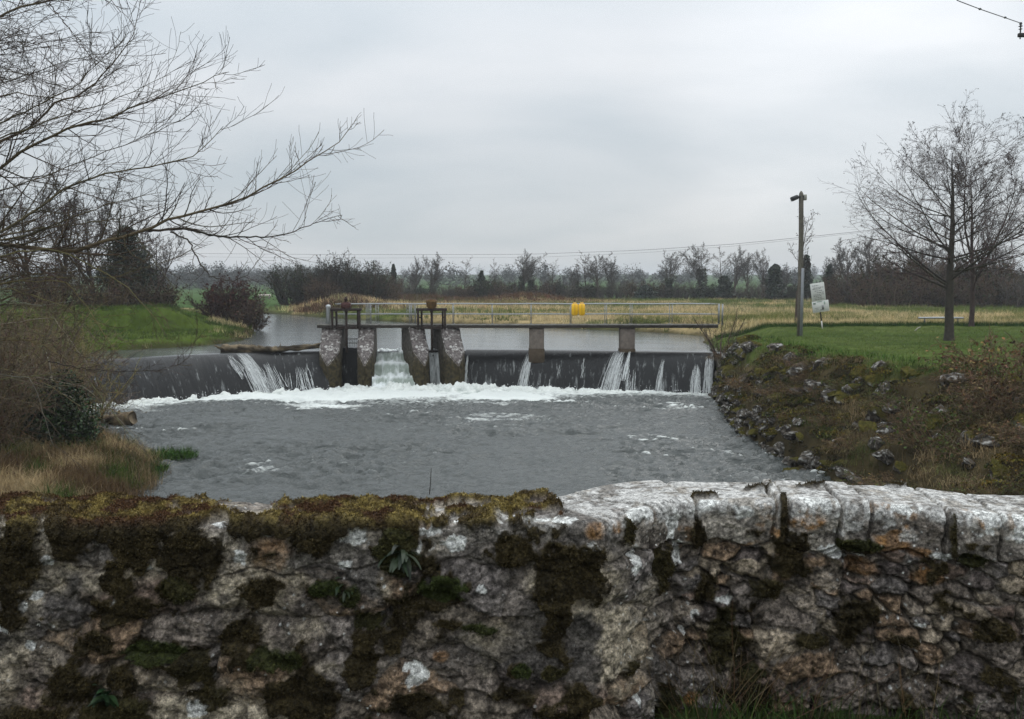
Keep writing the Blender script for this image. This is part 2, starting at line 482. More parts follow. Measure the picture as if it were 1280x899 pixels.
def ground_col(x, y, z):
    n1 = fbm(x * 0.35, y * 0.35, 51); n2 = fbm(x * 0.12, y * 0.12, 52); n3 = fbm(x * 1.4, y * 1.4, 53)
    lawn = mixc((0.044, 0.068, 0.014), (0.078, 0.100, 0.026), ss(0.25, 0.75, 0.5 * n1 + 0.5 * n2))
    straw = mixc((0.18, 0.14, 0.065), (0.34, 0.26, 0.135), n3)
    rough = mixc((0.055, 0.075, 0.022), (0.12, 0.105, 0.042), n3)
    mound = mixc((0.044, 0.066, 0.012), (0.078, 0.106, 0.022), n1)
    pasture = mixc((0.042, 0.075, 0.022), (0.052, 0.088, 0.028), n2)
    c = lawn
    edge = 52.0 + 1.2 * (n1 - 0.5)
    c = mixc(c, mixc(rough, straw, ss(0.42, 0.58, n2 + 0.25 * (n1 - 0.5))), ss(edge - 0.3, edge + 0.3, y))
    c = mixc(c, pasture, ss(150, 175, y))
    c = mixc(c, mound, ss(-8, -11, x) * (1 - ss(78, 92, y)))
    farl = ss(-22, -28, x) * ss(95, 110, y)
    c = mixc(c, pasture * 1.05, farl)
    dl = poly_sd(x, y, LOW)
    bank = mixc((0.020, 0.017, 0.010), (0.075, 0.058, 0.028), n3)
    c = mixc(c, bank, (1 - ss(WD(y) - 1.0, WD(y) - 0.1, dl + (n3 - 0.5) * 1.2)) * (y < 47) * (x > 0))
    mud = mixc((0.05, 0.04, 0.022), (0.13, 0.10, 0.05), n3)
    c = mixc(c, mud, (1 - ss(8, 14, dl)) * (y < 43) * (x < 0))
    du = poly_sd(x, y, UPP)
    c = mixc(c, (0.035, 0.032, 0.016), (1 - ss(0.1, 0.6, du)) * 0.8)
    return c

def axis(lo, hi, step, far_lo, far_hi, g):
    a = list(np.arange(lo, hi + 1e-6, step)); s = step
    while a[-1] < far_hi: s *= g; a.append(a[-1] + s)
    s = step; p = []
    v = lo
    while v > far_lo: s *= g; v -= s; p.append(v)
    return np.array(p[::-1] + a)
gx = axis(-34, 34, 0.22, -1800, 1800, 1.09); gy = axis(14, 112, 0.28, -160, 2600, 1.06)
X, Y = np.meshgrid(gx, gy, indexing='xy')
Z = terrain(X, Y)
V = np.stack([X, Y, Z], -1).reshape(-1, 3)
def grid_faces(ny, nx):
    i = np.arange(ny * nx).reshape(ny, nx)
    return np.stack([i[:-1, :-1], i[:-1, 1:], i[1:, 1:], i[1:, :-1]], -1).reshape(-1, 4)
c = ground_col(X, Y, Z).reshape(-1, 3)
g = link('ground', mesh_data('ground', V, grid_faces(*X.shape), c, None, True, M_ground)); tag(g, kind='structure')

# ------------------------------------------------------------------ water
def water_mat(name, body, rough, scales, foamy=True, stretch=(1, 1, 1)):
    m, nt, b = new_mat(name); N, Lk = nt.nodes, nt.links
    tc = N.new('ShaderNodeTexCoord'); mp = N.new('ShaderNodeMapping'); mp.inputs['Scale'].default_value = stretch
    Lk.new(tc.outputs['Object'], mp.inputs['Vector'])
    prev = None
    for sc, st, dist in scales:
        no = N.new('ShaderNodeTexNoise'); no.inputs['Scale'].default_value = sc; no.inputs['Detail'].default_value = 6; no.inputs['Roughness'].default_value = 0.6
        no.inputs['Distortion'].default_value = 0.6
        Lk.new(mp.outputs[0], no.inputs['Vector'])
        bp = N.new('ShaderNodeBump'); bp.inputs['Strength'].default_value = st; bp.inputs['Distance'].default_value = dist
        Lk.new(no.outputs['Fac'], bp.inputs['Height'])
        if prev: Lk.new(prev.outputs[0], bp.inputs['Normal'])
        prev = bp
    Lk.new(prev.outputs[0], b.inputs['Normal'])
    b.inputs['Base Color'].default_value = (*body, 1); b.inputs['Roughness'].default_value = rough; b.inputs['IOR'].default_value = 1.33
    if foamy:
        at = N.new('ShaderNodeAttribute'); at.attribute_name = 'Col'
        sp = N.new('ShaderNodeSeparateColor'); Lk.new(at.outputs['Color'], sp.inputs[0])
        fn = N.new('ShaderNodeTexNoise'); fn.inputs['Scale'].default_value = 3.2; fn.inputs['Detail'].default_value = 9; fn.inputs['Roughness'].default_value = 0.72; fn.inputs['Distortion'].default_value = 0.8
        Lk.new(mp.outputs[0], fn.inputs['Vector'])
        ad = N.new('ShaderNodeMath'); ad.operation = 'ADD'; Lk.new(fn.outputs['Fac'], ad.inputs[0]); Lk.new(sp.outputs[0], ad.inputs[1])
        mr = N.new('ShaderNodeMapRange'); mr.inputs[1].default_value = 0.80; mr.inputs[2].default_value = 1.12
        Lk.new(ad.outputs[0], mr.inputs[0])
        fb = N.new('ShaderNodeBsdfDiffuse'); fb.inputs['Color'].default_value = (0.60, 0.62, 0.59, 1)
        ms = N.new('ShaderNodeMixShader'); Lk.new(mr.outputs[0], ms.inputs[0]); Lk.new(b.outputs[0], ms.inputs[1]); Lk.new(fb.outputs[0], ms.inputs[2])
        Lk.new(ms.outputs[0], nt.nodes['Material Output'].inputs['Surface'])
    return m
M_pool = water_mat('pool_water', (0.062, 0.068, 0.064), 0.13, [(0.9, 0.6, 0.16), (3.2, 1.0, 0.11), (10.0, 0.9, 0.045)], True, (0.75, 1.25, 1))
M_up = water_mat('still_water', (0.060, 0.065, 0.062), 0.17, [(0.5, 0.25, 0.035), (2.5, 0.28, 0.016)], False, (0.6, 1.6, 1))

FOOT_L = np.array([(-20.2, 36.6), (-18.2, 38.6), (-14.6, 41.6), (-11.8, 43.4), (-9.0, 44.3)])
FOOT_R = np.array([(-9.0, 44.3), (-2, 44.6), (2, 44.4), (6, 43.9), (9.9, 43.1)])
FOOT = np.concatenate([FOOT_L, FOOT_R[1:]])
def foot_y(x): return np.interp(x, FOOT[:, 0], FOOT[:, 1])

lx = np.arange(-24, 11.0, 0.085); ly = np.concatenate([np.arange(3.3, 18, 0.6), np.arange(18, 47, 0.085)])
X, Y = np.meshgrid(lx, ly)
near = foot_y(X) - Y                              # metres downstream of the foot of the weir
agit = np.exp(-np.clip(near, 0, 99) / 6.0)
cen = np.exp(-((X + 4) / 7.5) ** 2)
def waves(x, y):
    q = fbm(x * 0.45, y * 0.8, 61, 3); 
    wx = x + 1.2 * (fbm(x * 0.5, y * 0.5, 62) - 0.5); wy = y + 1.2 * (fbm(x * 0.5, y * 0.5, 63) - 0.5)
    r = 1 - np.abs(2 * fbm(wx * 1.1, wy * 2.0, 64, 4, 0.55) - 1)
    r2 = 1 - np.abs(2 * fbm(wx * 3.1, wy * 4.2, 66, 3, 0.5) - 1)
    return 0.11 * (q - 0.5) + 0.135 * (r - 0.75) + 0.065 * (r2 - 0.75)
Z = waves(X, Y) * (0.75 + 1.5 * ss(0.35, 0.65, fbm(X * 0.16, Y * 0.28, 79, 3)) + 1.2 * agit * (0.5 + cen)) - 0.0
foam = 0.78 * np.exp(-np.clip(near - 0.3, 0, 99) / (1.8 + 2.4 * cen)) * (0.65 + 0.5 * cen)
foam += 0.50 * ss(0.50, 0.70, fbm(X * 0.25, Y * 0.45, 71)) * ss(17, 4, near) * (0.4 + 0.6 * cen)
crest_f = ss(0.06, 0.17, Z) * 0.50
foam += crest_f * (0.45 + fbm(X * 0.3, Y * 0.3, 74))
for (px, py, rr, a) in [(330, 588, 1.1, 0.36), (690, 562, 0.9, 0.18), (500, 535, 1.0, 0.2), (575, 530, 1.3, 0.2), (240, 520, 1.0, 0.12)]:
    q = on_z(px, py, 0); foam += a * np.exp(-(((X - q[0]) / rr) ** 2 + ((Y - q[1]) / (rr * 0.8)) ** 2))
foam = np.clip(foam, 0, 1)
me = mesh_data('pool', np.stack([X, Y, Z], -1).reshape(-1, 3), grid_faces(*X.shape), np.stack([foam] * 3, -1).reshape(-1, 3), None, True, M_pool)
o = link('river_pool', me); tag(o, kind='structure')

def crest_pts(crest, n):
    seg = np.r_[0, np.cumsum(np.hypot(*np.diff(crest, axis=0).T))]
    t = np.linspace(0, seg[-1], n)
    x = np.interp(t, seg, crest[:, 0]); y = np.interp(t, seg, crest[:, 1])
    k = max(3, n // 14)
    tx = np.gradient(np.convolve(np.pad(x, k, mode='reflect', reflect_type='odd'), np.ones(2 * k + 1) / (2 * k + 1), 'valid'))
    ty = np.gradient(np.convolve(np.pad(y, k, mode='reflect', reflect_type='odd'), np.ones(2 * k + 1) / (2 * k + 1), 'valid'))
    l = np.hypot(tx, ty)
    return np.stack([x, y], 1), np.stack([ty / l, -tx / l], 1), t      # point, downstream normal, metres
WZ = 1.84
def weir_prof(s, run):
    """s 0..1 down the face: horizontal run, height"""
    h = run * s
    z = WZ - (WZ + 0.25) * (0.12 * s + 0.88 * s ** 1.75)
    return h, z
# upstream water: a sheet following the crest line
cx_ = np.r_[np.linspace(-95, -22, 60), np.linspace(-21.5, 14, 180)]
allc = np.concatenate([CREST_L, CREST_R])
cy0 = np.interp(cx_, allc[:, 0], allc[:, 1])
vv = np.r_[np.linspace(0, 6, 50), np.linspace(6.3, 90, 150)]
X = np.repeat(cx_[None], len(vv), 0); Y = cy0[None] + vv[:, None]
Z = WZ - 0.03 + 0.0 * X + 0.02 * (fbm(X * 0.8, Y * 0.8, 81) - 0.5) - 0.05 * ss(1.0, 0.0, vv)[:, None]
o = link('river_upstream', mesh_data('upstream', np.stack([X, Y, Z], -1).reshape(-1, 3), grid_faces(*X.shape), (0, 0, 0), None, True, M_up)); tag(o, kind='structure')

# falling water skins on the two weir faces
def fall_mat(name, base, rough, white):
    m, nt, b = new_mat(name); N, Lk = nt.nodes, nt.links
    uv = N.new('ShaderNodeUVMap'); uv.uv_map = 'UVMap'
    def strn(sx, sy, det=6):
        mp = N.new('ShaderNodeMapping'); mp.inputs['Scale'].default_value = (sx, sy, 1)
        no = N.new('ShaderNodeTexNoise'); no.inputs['Scale'].default_value = 1; no.inputs['Detail'].default_value = det; no.inputs['Roughness'].default_value = 0.7; no.inputs['Distortion'].default_value = 0.25
        Lk.new(uv.outputs[0], mp.inputs['Vector']); Lk.new(mp.outputs[0], no.inputs['Vector']); return no
    a = strn(7, 0.9); c = strn(22, 2.2)
    bp = N.new('ShaderNodeBump'); bp.inputs['Strength'].default_value = 0.55; bp.inputs['Distance'].default_value = 0.06; Lk.new(a.outputs['Fac'], bp.inputs['Height'])
    b2 = N.new('ShaderNodeBump'); b2.inputs['Strength'].default_value = 0.4; b2.inputs['Distance'].default_value = 0.02; Lk.new(c.outputs['Fac'], b2.inputs['Height']); Lk.new(bp.outputs[0], b2.inputs['Normal'])
    Lk.new(b2.outputs[0], b.inputs['Normal'])
    d = strn(5.0, 1.1, 9)
    at = N.new('ShaderNodeAttribute'); at.attribute_name = 'Col'; sp = N.new('ShaderNodeSeparateColor'); Lk.new(at.outputs['Color'], sp.inputs[0])
    ad = N.new('ShaderNodeMath'); ad.operation = 'ADD'; Lk.new(d.outputs['Fac'], ad.inputs[0]); Lk.new(sp.outputs[0], ad.inputs[1])
    mr = N.new('ShaderNodeMapRange'); mr.inputs[1].default_value = 0.6; mr.inputs[2].default_value = 0.95; mr.inputs[4].default_value = white; Lk.new(ad.outputs[0], mr.inputs[0])
    mx = N.new('ShaderNodeMix'); mx.data_type = 'RGBA'; mx.inputs[6].default_value = (*base, 1); mx.inputs[7].default_value = (0.72, 0.75, 0.74, 1)
    Lk.new(mr.outputs[0], mx.inputs[0]); Lk.new(mx.outputs[2], b.inputs['Base Color'])
    b.inputs['Roughness'].default_value = rough; b.inputs['IOR'].default_value = 1.33; b.inputs['Specular IOR Level'].default_value = 0.36
    return m
M_fall = fall_mat('falling_water', (0.008, 0.008, 0.008), 0.30, 0.75)
M_casc = fall_mat('cascade_water', (0.30, 0.34, 0.30), 0.4, 0.95)
M_foam = vmat('foam', 0.7, 7, 0.14, 30, 0.8, 0.03, 0.3)

def weir_face(crest, run, n, name, label):
    p, nn, t = crest_pts(crest, n)
    s = np.linspace(-0.04, 1, 46)
    h, z = weir_prof(np.clip(s, 0, 1), run)
    h = np.where(s < 0, s * 3, h)
    U, S = np.meshgrid(np.arange(n), np.arange(len(s)))
    lump = 0.05 * (fbm(t[U] * 1.7, s[S] * 1.2, 91) - 0.5) * ss(0.02, 0.4, s)[S]
    X = p[U, 0] + nn[U, 0] * (h[S] + lump); Y = p[U, 1] + nn[U, 1] * (h[S] + lump); Z = z[S] - 0.01
    fo = (0.10 if name == 'r' or crest is CREST_R else 0.06) * s[S] ** 1.3 + 0.07 * (fbm(t[U] * 0.5, s[S] * 0.3, 92) - 0.5)
    uv = np.stack([t[U], s[S] * 2.6], -1).reshape(-1, 2)
    me = mesh_data(name, np.stack([X, Y, Z], -1).reshape(-1, 3), grid_faces(*X.shape)[:, ::-1], np.stack([np.clip(fo, 0, 1)] * 3, -1).reshape(-1, 3), uv, True, M_fall)
    return me, (p, nn, t)
roots = []
for crest, run, n, lab in ((CREST_L, 2.1, 200, 'long dark weir sill curving from the wooded bank to the sluices, water sheeting over it'),
                           (CREST_R, 1.75, 200, 'black weir sill under the footbridge between the last sluice pier and the stone bank')):
    root = empty('weir', (crest[:, 0].mean(), crest[:, 1].mean(), -0.4), lab, 'weir', 'weir sills')
    off = np.array(root.location)
    me, info = weir_face(crest, run, n, 'water_sheet', lab)
    ob = link('water_sheet', me, root); ob.location = -off
    # concrete body behind the sheet
    p, nn, t = crest_pts(crest, 40)
    s = np.linspace(0, 1, 12); h, z = weir_prof(s, run)
    prof_h = np.r_[-1.3, -1.3, h - 0.06]; prof_z = np.r_[-0.6, 1.4, z - 0.1]
    U, S = np.meshgrid(np.arange(40), np.arange(len(prof_h)))
    Vb = np.stack([p[U, 0] + nn[U, 0] * prof_h[S], p[U, 1] + nn[U, 1] * prof_h[S], prof_z[S]], -1).reshape(-1, 3)
    ob = link('sill', mesh_data('sill', Vb, grid_faces(*U.shape)[:, ::-1], (0.05, 0.05, 0.045), None, True, M_concrete), root); ob.location = -off
    roots.append((root, info, run, off))

# white strands where the sheet breaks up
def strands(mb, info, run, px_list, seed):
    p, nn, t = info; rng = np.random.default_rng(seed)
    for (xc, wid, s0, s1, cnt, skew) in px_list:
        off_c = 0.0
        for k in range(cnt):
            off = (rng.normal(0, wid * 0.45) if k % 3 == 0 else off_c + rng.normal(0, wid * 0.10))
            if k % 9 == 0: off_c = off
            a = max(0.01, s0 + abs(rng.normal(0, 0.22))); b = min(1.0, s1 - abs(rng.normal(0, 0.12)))
            if b - a < 0.08: continue
            s = np.linspace(a, b, 12); h, z = weir_prof(s, run)
            i = int(np.argmin(np.abs(p[:, 0] - (xc + off))))
            lat = (xc + off - p[i, 0]) - skew * rng.uniform(0.7, 1.15) * (s - a) + np.cumsum(rng.normal(0, 0.012, 12)) + off * 0.5 * (s - a)
            tang = np.array([-nn[i, 1], nn[i, 0]])
            out_ = 0.012 + rng.uniform(0, 0.05) * s + 0.02 * rng.random(12)
            C = np.stack([p[i, 0] + nn[i, 0] * (h + out_) + tang[0] * lat, p[i, 1] + nn[i, 1] * (h + out_) + tang[1] * lat, z + 0.02 + 0.35 * out_], 1)
            wd = rng.uniform(0.005, 0.022) * (0.6 + 0.7 * np.linspace(0, 1, 12)) * (0.5 + rng.random(12))
            wd[0] *= 0.2
            L = C - np.r_[tang, 0][None] * wd[:, None] / 2; R_ = C + np.r_[tang, 0][None] * wd[:, None] / 2
            Vv = np.stack([L, R_], 1).reshape(-1, 3)
            k2 = np.arange(11) * 2
            cc = 0.30 + 0.38 * rng.random()
            mb.add(Vv, np.stack([k2, k2 + 1, k2 + 3, k2 + 2], 1), (cc * 0.97, cc, cc * 0.98))
mbw = MB()
xs = lambda px, y=46: (px - 640) / F * y
strands(mbw, roots[1][1], roots[1][2], [
    (xs(664), 0.14, 0.18, 1, 60, 0.50), (xs(776), 0.26, 0.05, 1, 100, 0.75), (xs(788), 0.10, 0.02, 0.8, 26, 0.4),
    (xs(701), 0.06, 0.45, 0.8, 9, 0.3), (xs(690), 0.08, 0.75, 1, 12, 0.1), (xs(733), 0.05, 0.3, 0.75, 8, 0.25), (xs(714), 0.1, 0.8, 1, 10, 0.1),
    (xs(792), 0.2, 0.55, 1, 26, 0.2), (xs(828), 0.10, 0.3, 1, 24, 0.4), (xs(818), 0.15, 0.75, 1, 14, 0.2), (xs(845), 0.2, 0.8, 1, 16, 0.1),
    (xs(868), 0.22, 0.45, 1, 70, 0.25), (xs(884), 0.2, 0.2, 1, 60, 0.1), (xs(860), 0.2, 0.85, 1, 22, 0.1), (xs(585), 0.05, 0.25, 1, 22, -0.05)], 5)
strands(mbw, roots[0][1], roots[0][2], [
    (xs(308), 0.28, 0.04, 1, 110, -0.85), (xs(330), 0.5, 0.4, 1, 36, -0.7), (xs(372), 0.8, 0.5, 1, 40, -0.4), (xs(296), 0.2, 0.1, 0.7, 22, -1.1),
    (xs(250), 1.6, 0.8, 1, 24, -0.2), (xs(200), 1.8, 0.86, 1, 18, -0.2)], 6)
o = mbw.build('white_water', M_foam); tag(o, kind='stuff')

# heaped foam along the foot
u = np.arange(0, 31.0, 0.055); v = np.linspace(-1.2, 2.6, 62)
fx_ = np.linspace(-19.6, 9.85, len(u)); fy_ = foot_y(fx_)
U, Vv = np.meshgrid(np.arange(len(u)), np.arange(len(v)))
xx = fx_[U]; dv = v[Vv]
cenf = np.exp(-((xx + 4.0) / 5.0) ** 2)
leftf = ss(-19.5, -16, xx) * (1 - ss(-12.5, -9, xx))
amp = 0.13 + 0.19 * cenf + 0.07 * leftf
amp = amp * (0.55 + 0.9 * fbm(xx * 0.45, xx * 0, 105, 3)) * lerp(1, 0.35, ss(2.5, 9.5, xx)) * lerp(0.35, 1, ss(-20.2, -17, xx))
wid = (0.40 + 0.8 * cenf + 0.3 * leftf) * (0.3 + 1.4 * fbm(xx * 1.7, xx * 0, 107, 2)) * (0.5 + 1.0 * fbm(xx * 0.6, xx * 0, 106, 3))
n1_ = fbm(xx * 0.9, dv * 0.9, 101, 3); n2_ = fbm(xx * 3.2, dv * 3.2, 102, 4, 0.6)
prof = np.exp(-(np.clip(dv - 0.1, 0, 9) / (wid * (0.35 + 1.3 * n1_))) ** 2) * ss(-1.2, -0.5, dv)
Z = amp * prof * (0.55 + 1.1 * n2_) + 0.34 * (n2_ - 0.5) * prof - 0.13 + 0.03 * (fbm(xx * 11, dv * 11, 103, 2) - 0.5)
cf = 0.70 + 0.22 * (fbm(xx * 4, dv * 4, 104) - 0.5)
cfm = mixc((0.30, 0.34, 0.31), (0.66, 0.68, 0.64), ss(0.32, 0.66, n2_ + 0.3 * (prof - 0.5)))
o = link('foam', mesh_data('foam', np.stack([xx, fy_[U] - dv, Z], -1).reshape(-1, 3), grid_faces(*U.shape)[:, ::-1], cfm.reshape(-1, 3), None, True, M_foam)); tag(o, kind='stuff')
# droplets and froth crumbs thrown up in front of the foam
rng = np.random.default_rng(77)
nx_ = np.r_[rng.normal(-4, 4.2, 1500), rng.uniform(-20, 9.8, 700)]; nx_ = np.clip(nx_, -20, 9.8)
mb = MB(); hh = np.abs(rng.normal(0.05, 0.10, len(nx_))) + 0.03
P = np.stack([nx_, foot_y(nx_) - rng.normal(0.25, 0.28, len(nx_)), hh], 1)
leaves(mb, P, 0.045, np.tile((0.8, 0.82, 0.8), (len(P), 1)), rng, 0.9)
o = mb.build('spray', M_foam); tag(o, kind='stuff')
# ------------------------------------------------------------------ sluices, piers, footbridge
def pier_mat():
    m, nt, b = new_mat('pier_stone'); N, Lk = nt.nodes, nt.links
    tc = N.new('ShaderNodeTexCoord'); ge = N.new('ShaderNodeNewGeometry')
    sn = N.new('ShaderNodeSeparateXYZ'); Lk.new(ge.outputs['True Normal'], sn.inputs[0])
    spz = N.new('ShaderNodeSeparateXYZ'); Lk.new(ge.outputs['Position'], spz.inputs[0])
    no = N.new('ShaderNodeTexNoise'); no.inputs['Scale'].default_value = 7; no.inputs['Detail'].default_value = 7; Lk.new(tc.outputs['Object'], no.inputs['Vector'])
    vo = N.new('ShaderNodeTexVoronoi'); vo.inputs['Scale'].default_value = 9; Lk.new(tc.outputs['Object'], vo.inputs['Vector'])
    def mix(a, b_, f):
        x = N.new('ShaderNodeMix'); x.data_type = 'RGBA'
        for s, v in ((6, a), (7, b_)):
            if isinstance(v, tuple): x.inputs[s].default_value = (*v, 1)
            else: Lk.new(v, x.inputs[s])
        if isinstance(f, float): x.inputs[0].default_value = f
        else: Lk.new(f, x.inputs[0])
        return x.outputs[2]
    def rng_(src, a, c):
        r = N.new('ShaderNodeMapRange'); r.inputs[1].default_value = a; r.inputs[2].default_value = c; Lk.new(src, r.inputs[0]); return r.outputs[0]
    top = mix((0.075, 0.062, 0.058), (0.20, 0.175, 0.165), rng_(no.outputs['Fac'], 0.3, 0.7))
    ad = N.new('ShaderNodeMath'); ad.operation = 'ADD'; Lk.new(vo.outputs['Distance'], ad.inputs[0]); Lk.new(no.outputs['Fac'], ad.inputs[1])
    n3 = N.new('ShaderNodeTexNoise'); n3.inputs['Scale'].default_value = 5.5; n3.inputs['Detail'].default_value = 5; n3.inputs['Roughness'].default_value = 0.7; Lk.new(tc.outputs['Object'], n3.inputs['Vector'])
    top = mix(top, (0.50, 0.48, 0.45), rng_(n3.outputs['Fac'], 0.52, 0.62))
    wet = mix((0.022, 0.019, 0.012), (0.085, 0.066, 0.030), rng_(no.outputs['Fac'], 0.35, 0.7))
    dry = mix((0.045, 0.040, 0.034), (0.13, 0.115, 0.10), rng_(no.outputs['Fac'], 0.35, 0.7))
    za = N.new('ShaderNodeMath'); za.operation = 'MULTIPLY_ADD'; Lk.new(no.outputs['Fac'], za.inputs[0]); za.inputs[1].default_value = 0.9; Lk.new(spz.outputs[2], za.inputs[2])
    side = mix(wet, dry, rng_(za.outputs[0], 1.7, 2.7))
    col = mix(side, top, rng_(sn.outputs[2], 0.25, 0.4))
    Lk.new(col, b.inputs['Base Color'])
    b.inputs['Roughness'].default_value = 0.85; b.inputs['Specular IOR Level'].default_value = 0.25
    bp = N.new('ShaderNodeBump'); bp.inputs['Strength'].default_value = 0.7; bp.inputs['Distance'].default_value = 0.04; Lk.new(ad.outputs[0], bp.inputs['Height']); Lk.new(bp.outputs[0], b.inputs['Normal'])
    return m
M_pier = pier_mat()

def pier(w, back, label, loc, rz):
    bm = bmesh.new()
    plan = [(-w / 2, back), (-w / 2, 0), (0, -0.48), (w / 2, 0), (w / 2, back)]
    vb = [bm.verts.new((x, y, -0.6)) for x, y in plan]; vt = [bm.verts.new((x, y, 3.13)) for x, y in plan]
    bm.faces.new(vb); bm.faces.new(vt[::-1])
    for i in range(5):
        j = (i + 1) % 5; bm.faces.new([vb[i], vt[i], vt[j], vb[j]])
    bmesh.ops.recalc_face_normals(bm, faces=bm.faces[:])
    nrm = Vector((0, -1.5, 1)).normalized()
    r = bmesh.ops.bisect_plane(bm, geom=bm.verts[:] + bm.edges[:] + bm.faces[:], plane_co=(0, 0, 1.9), plane_no=nrm, clear_outer=True)
    eds = [e for e in r['geom_cut'] if isinstance(e, bmesh.types.BMEdge)]
    bmesh.ops.holes_fill(bm, edges=bm.edges[:], sides=0)
    bmesh.ops.recalc_face_normals(bm, faces=bm.faces[:])
    bmesh.ops.bevel(bm, geom=bm.edges[:], offset=0.035, segments=2, affect='EDGES')
    bmesh.ops.triangulate(bm, faces=bm.faces[:])
    for _ in range(3):
        bmesh.ops.subdivide_edges(bm, edges=[e for e in bm.edges if e.calc_length() > 0.16], cuts=1)
        bmesh.ops.triangulate(bm, faces=bm.faces[:])
    bm.normal_update()
    co_ = np.array([v.co[:] for v in bm.verts]); no_ = np.array([v.normal[:] for v in bm.verts])
    sd_ = abs(hash(loc)) % 1000
    d = (fbm(co_[:, 0] * 5 + co_[:, 1] * 3 + sd_, co_[:, 2] * 5 - co_[:, 1] * 2, 7, 3) - 0.5) * 0.07
    for v, k in zip(bm.verts, d): v.co += v.normal * k
    mb = MB(); mb.bm(bm, (0.1, 0.1, 0.1))
    o = mb.build('sluice_pier', M_pier, None, False, loc); o.rotation_euler = (0, 0, rz)
    return tag(o, label, 'pier', 'stone piers of the sluices')
PY = 45.15
P_X = [xs(411, PY), xs(456, PY), xs(526.5, PY), xs(569, PY)]
pier(1.02, 1.9, 'thick stone pier at the end of the curved weir, beside the driftwood log', (P_X[0], PY, 0), -0.02)
pier(0.80, 1.9, 'white-blotched stone pier between the dark sluice and the foaming stepped channel', (P_X[1], PY, 0), 0.05)
pier(0.82, 2.0, 'leaning stone pier between the foaming channel and the grey trickling sluice', (P_X[2], PY, 0), 0.42)
pier(1.00, 2.0, 'broad tapering stone pier where the black weir under the footbridge begins', (P_X[3], PY, 0), 0.42)

# water dropping through the three openings
def sheet(name, xa, xb, y0, prof, mat, fo, nx=40, seed=0, shift=0.0):
    prof = np.array(prof, float)
    seg = np.r_[0, np.cumsum(np.hypot(*np.diff(prof, axis=0).T))]
    t = np.linspace(0, seg[-1], 70); py_ = np.interp(t, seg, prof[:, 0]); pz_ = np.interp(t, seg, prof[:, 1])
    k = np.ones(5) / 5
    py_ = np.convolve(np.pad(py_, 2, mode='edge'), k, 'valid'); pz_ = np.convolve(np.pad(pz_, 2, mode='edge'), k, 'valid')
    x = np.linspace(xa, xb, nx); U, S = np.meshgrid(np.arange(nx), np.arange(70))
    lump = (fbm(x[U] * 3.3, t[S] * 2.4, 111 + seed, 4, 0.6) - 0.5)
    kz = 0.30 if mat is M_casc else 0.04
    X = x[U] + shift * (py_[S] - y0) ; Yy = py_[S] - lump * kz * 0.7; Z = pz_[S] + lump * kz
    flat = np.clip(1 - np.abs(np.gradient(pz_, t)) * 1.15, 0, 1)[S]
    f = np.clip(fo + ((0.42 * flat + 0.9 * lump - 0.08) if mat is M_casc else 0), 0, 1) + 0 * X
    uv = np.stack([x[U], t[S]], -1).reshape(-1, 2)
    o = link(name, mesh_data(name, np.stack([X, Yy, Z], -1).reshape(-1, 3), grid_faces(*U.shape)[:, ::-1], np.stack([f] * 3, -1).reshape(-1, 3), uv, True, mat))
    tag(o, kind='structure')
sheet('falling_water', P_X[0] + 0.45, P_X[1] - 0.34, 46.0, [(46.4, 2.02), (46.0, 2.0), (45.85, 1.9), (45.72, 1.0), (45.6, -0.3)], M_fall, 0.02)
casc = [(47.2, 1.84), (46.55, 1.74), (46.3, 1.30), (45.75, 1.22), (45.55, 0.72), (45.0, 0.62), (44.8, 0.22), (44.3, 0.12), (44.0, -0.3)]
sheet('falling_water', P_X[1] + 0.36, P_X[2] - 0.30, 46.0, casc, M_casc, 0.20, 60, 3)
sheet('falling_water', P_X[2] + 0.28, P_X[3] - 0.40, 46.0, [(46.6, 1.93), (46.1, 1.9), (45.95, 1.8), (45.8, 1.0), (45.6, -0.2)], M_fall, 0.30, 40, 6, -0.3)
